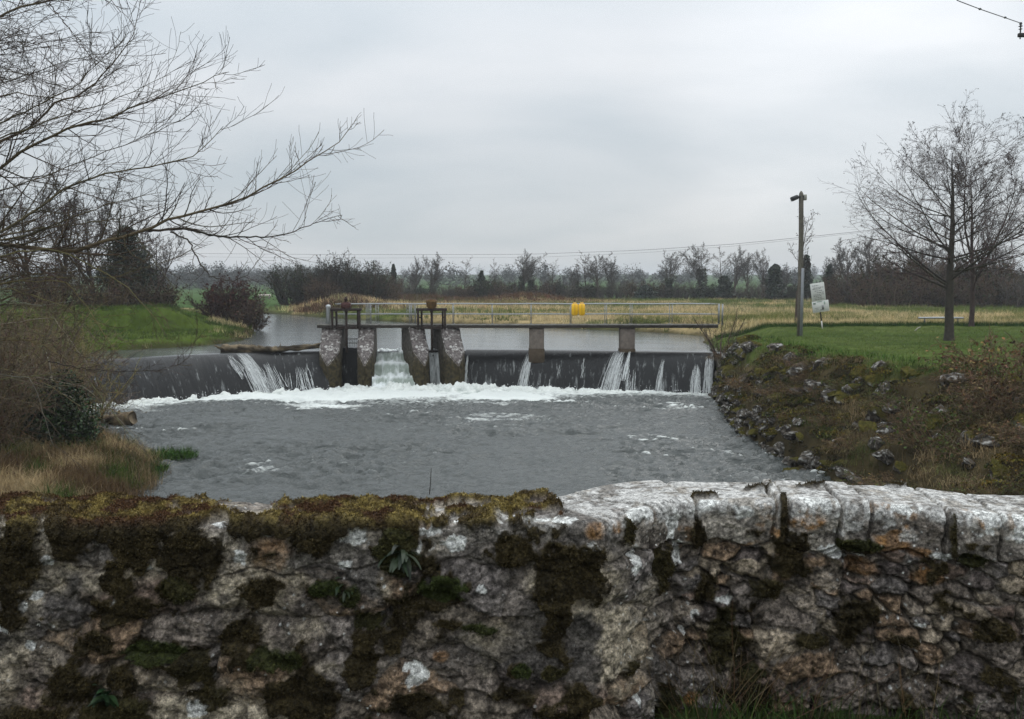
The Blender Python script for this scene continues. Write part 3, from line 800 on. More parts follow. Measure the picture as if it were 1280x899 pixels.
# dark gate leaves in the two sluices, stems and gearboxes on frames
def sluice_gate(xc, half, yb, label, box_col, cap, stem_to):
    root = empty('sluice_gate', (xc, yb, 1.2), label, 'sluice gate', 'sluice gates between the piers')
    dark = (0.030, 0.020, 0.016)
    def part(name, fn, mat=M_iron):
        mb = MB(); fn(mb); o = mb.build(name, mat, root); return o
    z0 = -1.2
    def legs(sx):
        def f(mb):
            mb.box((sx * half, -0.08, 3.0 + z0 + 0.47), (0.10, 0.11, 1.06), dark, None, 0.008)
            mb.box((sx * (half - 0.14), 0.30, 3.0 + z0 + 0.45), (0.09, 0.10, 1.0), dark, None, 0.008)
            mb.box((sx * (half - 0.07), 0.11, 3.55 + z0), (0.05, 0.36, 0.05), dark)
        return f
    part('frame_leg', legs(-1)); part('frame_leg', legs(1))
    part('cross_beam', lambda mb: mb.box((0, 0.02, 3.93 + z0), (half * 2 + 0.18, 0.34, 0.13), dark, None, 0.01))
    part('lower_beam', lambda mb: mb.box((0, 0.15, 3.03 + z0), (half * 2 - 0.36, 0.16, 0.14), dark, None, 0.01))
    st = part('stem', lambda mb: mb.tube([(0, 0.05, stem_to + z0), (0, 0.05, 4.0 + z0)], 0.062, dark, 10))
    def leaf(mb):
        mb.box((0, 0.75, 0.75 + z0 + 0.2), (half * 2 - 0.3, 0.07, 1.7), (0.022, 0.020, 0.017), None, 0.01)
        for kx in (-0.35, 0, 0.35): mb.box((kx * half * 2, 0.69, 0.9 + z0), (0.06, 0.06, 1.5), (0.022, 0.020, 0.017))
        mb.box((0, 0.72, 1.82 + z0), (half * 2 - 0.3, 0.14, 0.09), (0.025, 0.02, 0.017), None, 0.01)
    part('gate_leaf', leaf)
    if cap:
        gb = part('gearbox', lambda mb: (mb.box((0, 0.0, 4.12 + z0), (0.46, 0.36, 0.28), box_col, None, 0.04), mb.box((0, 0, 4.27 + z0), (0.3, 0.26, 0.05), box_col, None, 0.01)))
        mb = MB(); mb.tube([(0, 0, 4.28 + z0), (0, 0, 4.36 + z0), (0, 0, 4.38 + z0), (0, 0, 4.44 + z0), (0, 0, 4.5 + z0), (0, 0, 4.56 + z0)], [0.05, 0.05, 0.085, 0.09, 0.07, 0.02], (0.035, 0.018, 0.014), 10)
        mb.build('finial', M_iron, gb)
    else:
        gb = part('gearbox', lambda mb: (mb.tube([(0, 0, 3.98 + z0), (0, 0, 4.04 + z0), (0, 0, 4.05 + z0), (0, 0, 4.30 + z0), (0, 0, 4.31 + z0), (0, 0, 4.38 + z0)], [0.20, 0.20, 0.25, 0.26, 0.30, 0.24], box_col, 14),))
        mb = MB()
        a = np.linspace(0, 2 * math.pi, 9)
        mb.tube(np.stack([0.24 * np.cos(a), 0.24 * np.sin(a), np.full(9, 4.40 + z0)], 1), 0.02, (0.12, 0.06, 0.03), 6, False)
        mb.build('hand_wheel', M_iron, gb)
    mb = MB(); mb.box((0, 0.05, 3.84 + z0), (0.16, 0.16, 0.08), dark, None, 0.01); mb.build('collar', M_iron, st)
    return root
sluice_gate(xs(432.5, 45.2), 0.67, 45.25, 'rusty sluice gate frame with square gearbox and knob finial', (0.060, 0.022, 0.018), True, 1.8)
sluice_gate(xs(539.5, 45.2), 0.66, 45.25, 'rusty sluice gate frame with round yellowish-brown winding drum on top', (0.15, 0.085, 0.03), False, 1.8)

# trash screen behind the first sluice
mb = MB()
for k in range(9): mb.box((k * 0.09, 0, 0.25), (0.02, 0.02, 0.5), (0.03, 0.02, 0.017))
mb.box((0.36, 0, 0.5), (0.8, 0.04, 0.035), (0.03, 0.02, 0.017)); mb.box((0.36, 0, 0.28), (0.8, 0.04, 0.03), (0.03, 0.02, 0.017)); mb.box((0.36, 0, 0.02), (0.8, 0.04, 0.035), (0.03, 0.02, 0.017))
o = mb.build('trash_screen', M_iron, None, False, (xs(434, 47.6), 47.6, 1.84)); tag(o, 'low rusty screen of upright bars in the water behind the knobbed sluice gate', 'screen')

# footbridge
FBX0, FBX1 = -9.7, 10.25
fb = empty('footbridge', (0.3, 45.75, 0), 'narrow concrete footbridge with grey pipe railings across the top of the weir', 'footbridge')
ox, oy = 0.3, 45.75
def fpart(name, mb, mat, parent=None):
    o = mb.build(name, mat, parent or fb); return o
mb = MB()
n = 60
xx = np.linspace(FBX0, FBX1, n) - ox
for k in range(n - 1):
    pass
mb.box(((FBX0 + FBX1) / 2 - ox, 0.42, 3.08), (FBX1 - FBX0, 0.95, 0.17), (0.055, 0.046, 0.040), None, 0.02)
fpart('deck', mb, M_concrete)
mb = MB(); mb.box(((FBX0 + FBX1) / 2 - ox, -0.075, 3.155), (FBX1 - FBX0, 0.05, 0.06), (0.20, 0.19, 0.17), None, 0.008)
fpart('deck_edge', mb, M_concrete)
for px in (671, 785):
    mb = MB(); x = xs(px, 45.7) - ox
    mb.box((x, 0.35, 2.05), (0.74, 0.62, 1.885), (0.15, 0.125, 0.105), None, 0.03)
    mb.box((x, 0.35, 1.60), (0.80, 0.70, 0.75), (0.07, 0.052, 0.035), None, 0.05)
    fpart('support', mb, M_concrete)
gal = (0.25, 0.26, 0.26)
ZD = 3.185
def rail(z, y, x0, x1, r, name):
    mb = MB(); mb.tube([(x, y, z + 0.008 * math.sin(x * 1.7)) for x in np.linspace(x0 - ox, x1 - ox, 24)], r, gal, 8); fpart(name, mb, M_galv)
for y in (0.02, 0.80):
    rail(4.19, y, FBX0 + 0.9, FBX1, 0.024, 'handrail'); rail(3.68, y, FBX0 + 0.9, FBX1, 0.019, 'mid_rail')
for px in (430, 463, 470, 512, 519, 566, 615, 664, 714, 758, 790, 840, 903):
    for y in (0.02, 0.80):
        if y > 0.5 and px in (463, 519): continue
        mb = MB(); x = xs(px, 45.75) - ox
        mb.tube([(x, y, ZD - 0.02), (x, y, 4.19)], 0.018 if px != 903 else 0.042, gal, 8)
        mb.box((x, y, ZD - 0.008), (0.12, 0.12, 0.018), gal); fpart('railing_post', mb, M_galv)
# two mesh panels of the railing near the gates, the bright end post
for xa, xb in ((457, 464), (508, 521)):
    mb = MB(); x0 = xs(xa, 45.7) - ox; x1 = xs(xb, 45.7) - ox
    for k in range(9): mb.box((lerp(x0, x1, k / 8), 0.07, 3.68), (0.014, 0.014, 0.95), gal)
    for k in range(5): mb.box(((x0 + x1) / 2, 0.085, 3.25 + k * 0.21), (x1 - x0, 0.012, 0.014), gal)
    fpart('mesh_panel', mb, M_galv)
mb = MB(); x = xs(409.5, 45.6) - ox
mb.tube([(x, 0.0, 3.15), (x, 0.0, 3.95), (x + 0.02, 0, 4.03), (x + 0.0, 0, 4.12), (x, 0, 4.16)], [0.10, 0.10, 0.13, 0.12, 0.03], (0.40, 0.41, 0.41), 10)
mb.tube([(x + 0.22, 0.02, 3.15), (x + 0.22, 0.02, 3.95)], 0.03, gal, 8)
fpart('end_post', mb, M_galv)

# yellow cases hung on the railing
for px, lab in ((718.3, 'yellow case on the footbridge railing, the one of the pair nearer the sluice gates'),
                (727.0, 'yellow case on the footbridge railing, the one of the pair farther from the sluices')):
    x = xs(px, 45.65)
    rt = empty('yellow_case', (x, 45.62, 3.62), lab, 'case', 'yellow cases on the footbridge railing')
    mb = MB(); mb.box((0, 0, 0.30), (0.32, 0.2, 0.60), (0.84, 0.49, 0.008), None, 0.07); mb.build('shell', M_plastic, rt)
    mb = MB(); mb.tube([(-0.08, -0.05, 0.59), (-0.06, -0.05, 0.64), (0.06, -0.05, 0.64), (0.08, -0.05, 0.59)], 0.018, (0.8, 0.42, 0.02), 6); mb.build('handle', M_plastic, rt)
    mb = MB(); mb.box((0, -0.102, 0.30), (0.025, 0.02, 0.5), (0.55, 0.27, 0.005), None, 0.004); mb.build('rib', M_plastic, rt)

# concrete end wall of the weir on the stone bank
mb = MB()
pl = [(9.75, 42.4), (10.15, 42.2), (10.6, 46.6), (10.1, 46.8)]
nz = 14
for i in range(4):
    a = np.array(pl[i]); b = np.array(pl[(i + 1) % 4])
    tt = np.linspace(0, 1, 24); zz = np.linspace(0, 1, nz)
    T, K = np.meshgrid(tt, zz)
    x = a[0] + (b[0] - a[0]) * T; y = a[1] + (b[1] - a[1]) * T
    top = 0.7 + 1.2 * ss(42.3, 45.0, y) 
    z = -0.5 + (top + 0.5) * K
    jit_ = (fbm(T * 9 + i, z * 4, 33) - 0.5) * 0.06
    mb.add(np.stack([x + jit_, y, z], -1).reshape(-1, 3), grid_faces(nz, 24), mixc((0.06, 0.05, 0.035), (0.20, 0.17, 0.13), ss(0.35, 0.65, fbm(T * 6 + 3 * i, z * 2, 34)) * ss(0.1, 1.2, z)).reshape(-1, 3))
tp = [(x, y, 0.7 + 1.2 * float(ss(42.3, 45.0, np.array(y)))) for x, y in pl]
mb.add(np.array(tp), np.array([[0, 1, 2, 3]]), (0.14, 0.13, 0.1))
o = mb.build('end_wall', M_concrete); tag(o, 'sloping grey concrete wall closing the weir against the stone bank', 'wall')

# driftwood
def driftwood(name, pts, rad, label, stubs, seed):
    rng = np.random.default_rng(seed)
    pts = np.array(pts, float); loc = pts[0].copy(); pts = pts - loc
    seg = np.linspace(0, 1, len(pts)); t = np.linspace(0, 1, 40)
    P = np.stack([np.interp(t, seg, pts[:, k]) for k in range(3)], 1); R = np.interp(t, seg, rad)
    P[:, 2] += 0.05 * (fbm(t * 7, t * 0, seed) - 0.5)
    V, q = tubes(P[None], R[None] * (1 + 0.25 * (rng.random((1, 40)) - 0.5)), 14)
    V = V + (fbm(V[:, 0] * 6 + V[:, 1] * 4, V[:, 2] * 9, seed, 3)[:, None] - 0.5) * 0.10
    c = mixc((0.035, 0.028, 0.020), (0.20, 0.155, 0.10), ss(0.35, 0.7, fbm(V[:, 0] * 3, V[:, 2] * 8 + V[:, 1], seed + 1)))
    mb = MB(); mb.add(V, [q, np.array([list(range(14))]), np.array([list(range(39 * 14, 40 * 14))[::-1]])], c)
    for (s, d, l, r) in stubs:
        i = int(s * 39); d = np.array(d, float); d /= np.linalg.norm(d)
        mb.tube([P[i], P[i] + d * l * 0.5, P[i] + d * l + np.array([0.02, 0, 0.03])], [r, r * 0.8, r * 0.4], (0.13, 0.10, 0.065), 7)
    o = mb.build(name, M_bark, None, False, loc)
    return tag(o, label, 'log', 'driftwood')
a0 = on_z(277, 437, 1.95); a1 = on_z(330, 438, 1.92); a2 = on_z(350, 437, 1.95); a3 = np.array([P_X[0] - 0.3, 46.3, 2.10])
driftwood('log', [a0, (a0 + a1) / 2 + np.array([0, 0.1, 0.02]), a1, a2, a3], [0.25, 0.24, 0.19, 0.15, 0.12], 'long dark driftwood log stranded on the lip of the curved weir', [(0.05, (-1, -0.3, 0.4), 0.5, 0.07), (0.45, (0.1, -0.6, 0.7), 0.3, 0.06), (0.75, (0.2, -0.2, 1), 0.25, 0.04)], 3)
b0 = on_z(108, 526, 0.12); b1 = on_z(150, 526, 0.16); b2 = on_z(167, 522, 0.30)
driftwood('log', [b0, (b0 + b1) / 2, b1, b2], [0.17, 0.2, 0.26, 0.25], 'weathered brown tree stump lying in the water beside the ivy-covered bush', [(0.5, (0, -0.2, 1), 0.35, 0.06), (0.62, (0.25, -0.2, 1), 0.4, 0.08), (0.6, (0.1, -0.8, -0.7), 0.45, 0.06), (0.85, (0.6, -0.1, 0.8), 0.25, 0.06), (0.3, (-0.2, -0.5, 0.8), 0.25, 0.05)], 4)
# ------------------------------------------------------------------ the near parapet
WPTS = np.array([(-6.0, 2.86), (-0.6, 2.73), (0.20, 2.73), (0.285, 2.765), (0.42, 2.92), (0.53, 3.04), (0.62, 3.075), (1.75, 2.93), (6.0, 2.45)])
wseg = np.r_[0, np.cumsum(np.hypot(*np.diff(WPTS, axis=0).T))]
fine = np.linspace(0, wseg[-1], 4000)
wx = np.interp(fine, wseg, WPTS[:, 0]); wy = np.interp(fine, wseg, WPTS[:, 1])
def smooth(a, k):
    return np.convolve(np.pad(a, k, mode='reflect', reflect_type='odd'), np.ones(2 * k + 1) / (2 * k + 1), 'valid')
wx = smooth(smooth(wx, 14), 14); wy = smooth(smooth(wy, 14), 14)
tx, ty = np.gradient(wx, fine), np.gradient(wy, fine)
tx, ty = smooth(tx, 20), smooth(ty, 20)
tl = np.hypot(tx, ty); nfx, nfy = ty / tl, -tx / tl
def wz_top(u):
    xx = np.interp(u, fine, wx)
    return EYE - lerp(0.735, 0.752, ss(0.2, 0.7, xx)) + 0.02 * (fbm(u * 1.3, u * 0, 201) - 0.5) - 0.028 * ss(1.25, 1.7, xx)
def wall_uv(px, py):
    r = ray(px, py)
    k = np.argmin(np.abs(wx * r[1] - wy * r[0]))
    z = EYE + r[2] * wy[k] / r[1]
    return fine[k], z - wz_top(fine[k])            # metres along, metres below the top (negative)
UK = wall_uv(760, 700)[0]; UR = wall_uv(866, 700)[0]
u_lo = np.interp(-1.95, wx, fine); u_hi = np.interp(2.05, wx, fine)
us = np.r_[np.arange(0.02, u_lo, 0.02), np.arange(u_lo, u_hi, 0.0031), np.arange(u_hi, fine[-1] - 0.02, 0.02)]
RC, TW, HF = 0.024, 0.34, 0.86
s_front = np.r_[np.linspace(-HF, -RC, 262)]
ang = np.linspace(0, math.pi / 2, 14)[1:]
s_top = np.linspace(0, TW - 2 * RC, 84)[1:]
s_back = np.r_[np.linspace(0, 0.5, 40)[1:], np.linspace(0.6, 1.9, 8)]
hor = np.r_[0 * s_front, RC * (1 - np.cos(ang)), RC + s_top, TW - RC + RC * np.sin(ang), TW + 0 * s_back]
ver = np.r_[s_front, -RC + RC * np.sin(ang), 0 * s_top, -RC + RC * np.cos(ang), -RC - s_back]
nh = np.r_[-1 + 0 * s_front, -np.cos(ang), 0 * s_top, np.sin(ang), 1 + 0 * s_back]
nv = np.r_[0 * s_front, np.sin(ang), 1 + 0 * s_top, np.cos(ang), 0 * s_back]
sarc = np.r_[s_front, -RC + RC * ang, -RC + RC * math.pi / 2 + s_top, TW - 2 * RC + RC * (math.pi / 2 - 1) + RC * ang, TW + 0.05 + s_back]
nu, ns = len(us), len(hor)
U = np.repeat(us[None], ns, 0); S = np.repeat(sarc[:, None], nu, 1)
Vv = np.repeat(ver[:, None], nu, 1)
ux, uy = np.interp(us, fine, wx), np.interp(us, fine, wy); ax, ay = np.interp(us, fine, nfx), np.interp(us, fine, nfy)
PX = ux[None] - ax[None] * hor[:, None]; PYY = uy[None] - ay[None] * hor[:, None]; PZ = wz_top(us)[None] + ver[:, None]
NX = -ax[None] * nh[:, None]; NY = -ay[None] * nh[:, None]; NZ = np.repeat(nv[:, None], nu, 1)
right = ss(UK + 0.05, UR, U)
# --- stones
wu = U + 0.05 * (fbm(U * 7, S * 7, 211) - 0.5) * 2; wsv = S + 0.04 * (fbm(U * 6, S * 6, 212) - 0.5) * 2
wu2 = U + 0.040 * (fbm(U * 9, S * 9, 213, 4) - 0.5) * 2; wsv2 = S + 0.034 * (fbm(U * 8, S * 8, 214, 4) - 0.5) * 2
f1r, f2r, idr, lxr, lyr = worley(wu2 / 0.20, wsv2 / 0.115, 221, 0.95, True)
f1q, f2q, idq, lxq, lyq = worley(wu2 / 0.085, wsv2 / 0.058, 223, 0.95, True)
small = fbm(U * 3.1, S * 4.3, 224) > 0.585
f1r, f2r, idr = np.where(small, f1q, f1r), np.where(small, f2q, f2r), np.where(small, idq, idr)
lxr, lyr = np.where(small, lxq * 0.085, lxr * 0.20), np.where(small, lyq * 0.058, lyr * 0.115)
mort = ss(0.38, 0.62, fbm(U * 5.5, S * 6.5, 225, 4))            # how far mortar still fills the joints
f1l, f2l, idl, lxl, lyl = worley(wu / 0.26, wsv / 0.125, 222, 0.9, True)
er, el = f2r - f1r, f2l - f1l
lx_ = np.where(right > 0.5, lxr, lxl * 0.26); ly_ = np.where(right > 0.5, lyr, lyl * 0.125)
edge = lerp(el, er, (right > 0.5) * 1.0); sid = np.where(right > 0.5, idr, idl)
# --- coping blocks
cj = [wall_uv(p, 620)[0] for p in (868, 968, 984, 1050, 1088, 1182, 1252)]
cj = [cj[0]] + cj[1:]
k = cj[-1]
rw = np.random.default_rng(5)
while k < fine[-1]: k += rw.uniform(0.18, 0.30); cj.append(k)
cl_ = [wall_uv(p, 650)[0] for p in (755, 640, 530, 366, 275, 120, 10)]
k = cl_[-1]
while k > 0: k -= rw.uniform(0.2, 0.36); cl_.append(k)
joints = np.array(sorted(cl_ + [wall_uv(815, 640)[0]] + cj))
ji = np.searchsorted(joints, us + 0.012 * (fbm(us * 30, us * 0, 230) - 0.5))
wob = 0.03 * (fbm(S * 9, U * 0 + 3, 231) - 0.5)
jd = np.min(np.abs((U + wob)[:, :, None] - joints[None, None, :]), axis=2) if False else None
jd = np.full(U.shape, 9.0)
for q in joints: jd = np.minimum(jd, np.abs(U + wob - q))
cdep = 0.135 + 0.03 * (_h(ji, ji * 0, 77) - 0.5) + 0.012 * np.sin(us * 31)            # depth of each coping block on the face
copm = (S > -cdep[None]).astype(float)
copd = np.minimum(jd, np.where(copm > 0, np.abs(S + cdep[None]), 9))
# --- relief
pl_mask = (1 - right) * ss(0.44, 0.58, fbm(U * 1.9, S * 2.6, 241) + 0.02)             # old render over the stones
jd_depth = lerp(0.026, 0.036 - 0.024 * mort, right) * (1 - 0.75 * pl_mask)
D = jd_depth * (ss(-0.05, 0.42, edge + 0.25 * (fbm(U * 26, S * 26, 215, 3) - 0.5)) - 1) + (sid - 0.5) * 0.022 * (1 - 0.6 * pl_mask)
D = D + (((sid * 37.7) % 1 - 0.5) * lx_ * 0.34 + ((sid * 91.3) % 1 - 0.62) * ly_ * 0.42) * (1 - 0.7 * pl_mask)
tiltu = ((_h(ji, ji * 0, 79) - 0.5) * 0.07)[None] * (U - np.r_[0, joints][np.clip(ji, 0, len(joints))][None] - 0.12)
Dc = tiltu + (0.030 - 0.014 * ss(-0.01, 0.04, S)) * (ss(0.0, 0.011, copd) - 1) + 0.012 * (_h(ji, ji * 0, 78)[None] - 0.5) + lerp(0.0, 0.014, right)
D = np.where(copm > 0, lerp(D * 0.4 + Dc * 0.5, Dc, right), D)
rough_n = fbm(U * 9, S * 9, 251, 5, 0.55) - 0.5; rn2 = fbm(U * 38, S * 38, 252, 4, 0.6) - 0.5
ridg = 1 - np.abs(2 * fbm(U * 14, S * 22, 253, 4, 0.55) - 1)
flatt = 1 - 0.72 * ss(-0.02, 0.03, S)
D = D + (0.028 * rough_n + 0.013 * rn2) * flatt + 0.014 * flatt * (ridg - 0.7) * (1 - 0.4 * copm) + 0.02 * (fbm(U * 2.2, S * 2.6, 254) - 0.5)
D = D + 0.016 * (fbm(U * 3.2, U * 0, 255) - 0.5) * ss(-0.1, 0, S)
D = np.where(hor[:, None] > 0.25, D * 0.8, D)
# --- colours
pal = np.array([(0.135, 0.112, 0.094), (0.175, 0.145, 0.115), (0.100, 0.082, 0.074), (0.21, 0.172, 0.128), (0.150, 0.128, 0.112), (0.13, 0.095, 0.075), (0.17, 0.118, 0.078), (0.112, 0.098, 0.090)])
C = pal[(sid * 7.99).astype(int)]
C = C * (0.55 + 0.9 * fbm(U * 6, S * 6, 261))[..., None] * (0.35 + 1.3 * ss(0.2, 0.8, fbm(U * 48, S * 48, 262, 3, 0.7)))[..., None]
tan = mixc((0.070, 0.063, 0.056), (0.29, 0.248, 0.185), ss(0.44, 0.62, fbm(U * 4.2, S * 5.5, 263)))
C = mixc(C, tan * (0.4 + 1.2 * ss(0.2, 0.8, fbm(U * 40, S * 40, 264, 4, 0.65)))[..., None], np.clip(pl_mask * 0.9 + 0.45 * (1 - right) * ss(0.5, 0.65, fbm(U * 5, S * 6, 265)), 0, 1))
C = mixc(C, mixc((0.040, 0.034, 0.026), (0.115, 0.10, 0.085), mort * (0.5 + fbm(U * 30, S * 30, 216))), (1 - ss(0.02, 0.20, edge + 0.3 * (fbm(U * 30, S * 30, 217, 3) - 0.5))) * (1 - pl_mask * 0.8) * (1 - copm) * lerp(0.5, 0.8, right))
cop = mixc((0.13, 0.115, 0.10), (0.26, 0.235, 0.20), ss(0.35, 0.65, fbm(U * 9, S * 9, 266)))
C = mixc(C, cop * (0.45 + 1.1 * ss(0.2, 0.8, fbm(U * 44, S * 44, 267, 4, 0.65)))[..., None], copm * lerp(0.5, 0.9, right))
orange = ss(0.56, 0.66, fbm(U * 7 + 3, S * 9, 268)) * copm * right * ss(0.03, -0.03, S) * 0.75
def ell(px, py, rx, ry, warp=0.5):
    u0, v0 = wall_uv(px, py); sc = (WPTS[2, 1]) / F
    return 1 - np.hypot((U - u0) / (rx * sc), (np.where(S < 0, S, S) - v0) / (ry * sc)) + 0.0
wn = (fbm(U * 11, S * 11, 271, 5, 0.6) - 0.5) * 2.4
wn_f = (fbm(U * 34, S * 34, 272, 4, 0.6) - 0.5) * 2.0
for (px, py, rx, ry, a) in [(1160, 722, 26, 16, 0.9), (745, 662, 22, 12, .8), (1010, 650, 26, 14, .9), (1105, 632, 26, 12, .7), (1150, 690, 18, 8, .7), (862, 872, 14, 12, .8), (340, 690, 30, 24, .45), (770, 660, 12, 8, .7), (1215, 640, 20, 12, .6), (550, 822, 10, 8, .7), (1075, 710, 22, 14, .45)]:
    orange = np.maximum(orange, a * ss(-0.15, 0.45, ell(px, py, rx, ry) + 0.45 * wn))
C = mixc(C, mixc((0.16, 0.085, 0.035), (0.30, 0.15, 0.045), ss(0.3, 0.7, fbm(U * 30, S * 30, 273))), orange)
# pale lichen
li = np.zeros(U.shape)
for (px, py, rx, ry) in [(447, 668, 20, 14), (432, 674, 12, 9), (470, 655, 12, 9), (300, 698, 8, 14), (343, 665, 16, 6), (540, 664, 22, 9), (517, 686, 18, 13), (566, 680, 20, 12), (600, 645, 42, 8), (660, 642, 36, 10), (710, 645, 26, 12), (153, 752, 9, 12), (183, 708, 8, 6), (25, 762, 15, 16), (45, 745, 8, 8), (35, 808, 9, 8), (515, 848, 20, 16), (8, 785, 10, 8), (1042, 686, 20, 11), (1072, 687, 14, 7), (1172, 694, 18, 8), (1150, 783, 9, 8), (868, 768, 8, 7), (856, 792, 6, 6), (430, 706, 9, 6), (270, 650, 12, 14), (800, 640, 30, 14), (835, 655, 14, 20), (1030, 632, 22, 12), (1012, 625, 14, 8), (880, 632, 20, 8), (930, 640, 20, 10), (1130, 640, 24, 8), (1240, 650, 24, 20), (1275, 660, 16, 20), (245, 887, 18, 14), (795, 870, 5, 16), (60, 700, 8, 8), (905, 750, 14, 6), (600, 735, 9, 6), (735, 690, 14, 14), (790, 700, 12, 20), (845, 690, 10, 16)]:
    li = np.maximum(li, ss(0.05, 0.22, ell(px, py, rx, ry) + 0.75 * wn_f + 0.30 * wn))
f1d, _, idd = worley(U / 0.030, S / 0.030, 281, 0.95)
dots = ss(0.06, 0.0, f1d - 0.05 - 0.32 * np.clip(idd - 0.72, 0, 1)) * ss(0.50, 0.66, fbm(U * 2.7, S * 2.7, 282)) * (idd > 0.72)
li = np.maximum(li, dots * 0.9)
topw = ss(-0.055, -0.015, S + 0.018 * wn_f + 0.02 * wn) * ss(UK - 0.10, UK + 0.05, U) * 0.95
topw = np.maximum(topw, ss(-0.060, -0.02, S + 0.08 * wn + 0.06 * wn_f) * ss(UR + 0.1, UR + 0.5, U) * 0.75)
topw = np.maximum(topw, 0.9 * ss(-0.03, 0.0, S + 0.02 * wn) * ss(0.45, 0.6, fbm(U * 4, S * 6, 283)) * ss(wall_uv(500, 640)[0], wall_uv(560, 640)[0], U))
topw *= (0.35 + 0.65 * ss(-0.35, 0.05, wn_f + 0.5 * wn))
topw *= 1 - 0.8 * ss(0.010, 0.0, jd) * (S > -0.2)
C = mixc(C, mixc((0.22, 0.212, 0.198), (0.42, 0.41, 0.388), ss(-0.6, 0.4, wn_f + 0.6 * wn)), np.clip(topw, 0, 1))
C = mixc(C, mixc((0.40, 0.40, 0.38), (0.58, 0.58, 0.55), ss(-0.4, 0.4, wn_f)), np.clip(li, 0, 1) * 0.92)
# moss
moss = np.full(U.shape, -1.0); green = np.zeros(U.shape)
ML = [(20, 690, 55, 75, 0), (95, 668, 50, 42, 0), (20, 770, 26, 26, 0), (165, 670, 44, 46, 0), (240, 690, 48, 62, 0), (225, 735, 30, 24, .3), (305, 655, 36, 26, 0), (395, 672, 34, 40, 0), (345, 640, 40, 16, 0), (410, 735, 28, 15, .9), (440, 745, 16, 22, .6), (555, 735, 40, 22, .9), (495, 690, 36, 38, .4), (462, 775, 30, 14, .3), (195, 815, 50, 18, .8), (85, 852, 36, 40, 0), (240, 835, 36, 30, .1), (345, 825, 42, 24, .6), (380, 870, 60, 40, 0), (455, 842, 34, 22, 0), (520, 882, 54, 24, 0), (710, 722, 56, 62, 0), (640, 690, 30, 30, 0), (782, 662, 18, 26, .1), (827, 708, 28, 40, .1), (872, 668, 20, 30, 0), (905, 800, 30, 64, .2), (880, 740, 20, 30, 0), (955, 735, 40, 20, .1), (978, 652, 8, 34, 0), (975, 705, 30, 20, 0), (1188, 668, 9, 34, .1), (788, 835, 26, 20, .1), (830, 880, 32, 32, .2), (652, 836, 16, 12, .9), (1082, 765, 22, 26, 0), (640, 870, 40, 14, 0), (1240, 790, 50, 20, 0), (1010, 800, 30, 12, .1), (270, 870, 40, 20, .1), (130, 800, 24, 14, 0), (600, 785, 34, 7, .7), (325, 745, 30, 26, 0), (690, 840, 26, 12, .2), (1070, 680, 40, 12, .5), (1220, 700, 30, 12, .4), (560, 780, 22, 10, 0), (1130, 800, 30, 14, 0), (940, 840, 24, 12, .3), (150, 885, 60, 20, .2), (40, 890, 50, 14, 0), (300, 790, 26, 14, 0)]
for (px, py, rx, ry, gcol) in ML:
    e = ell(px, py, rx * 0.84, ry * 0.84)
    moss = np.maximum(moss, e); green = np.where((e > 0) & (e >= moss - 1e-9), gcol, green)
moss = moss + 0.62 * wn + 0.42 * wn_f
moss = np.maximum(moss, (fbm(U * 5.2, S * 5.2, 291, 5, 0.65) - 0.60) * 5 - 5 * ss(-0.09, -0.02, S) * ss(UK - 0.15, UK, U))
topm = ss(wall_uv(745, 640)[0] + 0.02, wall_uv(690, 640)[0], U + 0.03 * wn)             # the mossy half of the top
tm = ss(-0.05, 0.02, S + 0.03 * wn) * topm
gap = 1 - ss(0.47, 0.56, fbm(U * 2.9, S * 4.5, 292))
gap = gap * (1 - 0.85 * ss(wall_uv(560, 640)[0], wall_uv(640, 640)[0], U) * (S < 0.16))
moss = np.maximum(moss, tm * 1.4 * gap - 0.25 + 0.12 * wn_f)
for (px, py, rx, ry) in [(1120, 610, 13, 2), (950, 616, 26, 2), (880, 624, 20, 2), (1010, 616, 26, 1.5)]:
    r = ray(px, py); z0 = wz_top(UR + 0.2); t = (z0 - EYE) / r[2]
    q = (r[0] * t, r[1] * t)
    e = 1 - np.hypot((PX - q[0]) / (rx * 0.0027), (PYY - q[1]) / (ry * 0.009)) + 0.5 * wn
    moss = np.maximum(moss, np.where(S > -0.03, e, -1))
mm = ss(0.0, 0.22, moss)
mm = np.where(hor[:, None] >= TW, mm * 0, mm)
D = D + mm * (0.002 + 0.026 * fbm(U * 26, S * 26, 295, 4, 0.6)) + 0.014 * mm * tm * ss(0.3, 0.7, fbm(U * 11, S * 13, 296))
is_top = ss(-0.02, 0.02, S) * tm
mcol = mixc((0.011, 0.009, 0.006), (0.050, 0.038, 0.016), fbm(U * 20, S * 20, 297))
mcol = mixc(mcol, mixc((0.015, 0.022, 0.006), (0.040, 0.056, 0.014), fbm(U * 26, S * 26, 298)), np.clip(green, 0, 1) * 0.85)
tcol = mixc((0.050, 0.035, 0.015), (0.145, 0.110, 0.036), ss(0.36, 0.66, fbm(U * 19, S * 19, 299, 4)))
tcol = mixc(tcol, (0.050, 0.026, 0.013), ss(0.50, 0.64, fbm(U * 12 + 9, S * 14, 300)))
mcol = mixc(mcol, tcol, is_top)
C = mixc(C, mcol, mm)
C = np.clip(C, 0.004, 0.8)
WV = np.stack([PX + NX * D, PYY + NY * D, PZ + NZ * D], -1)
WN = np.stack([NX, NY, NZ], -1)

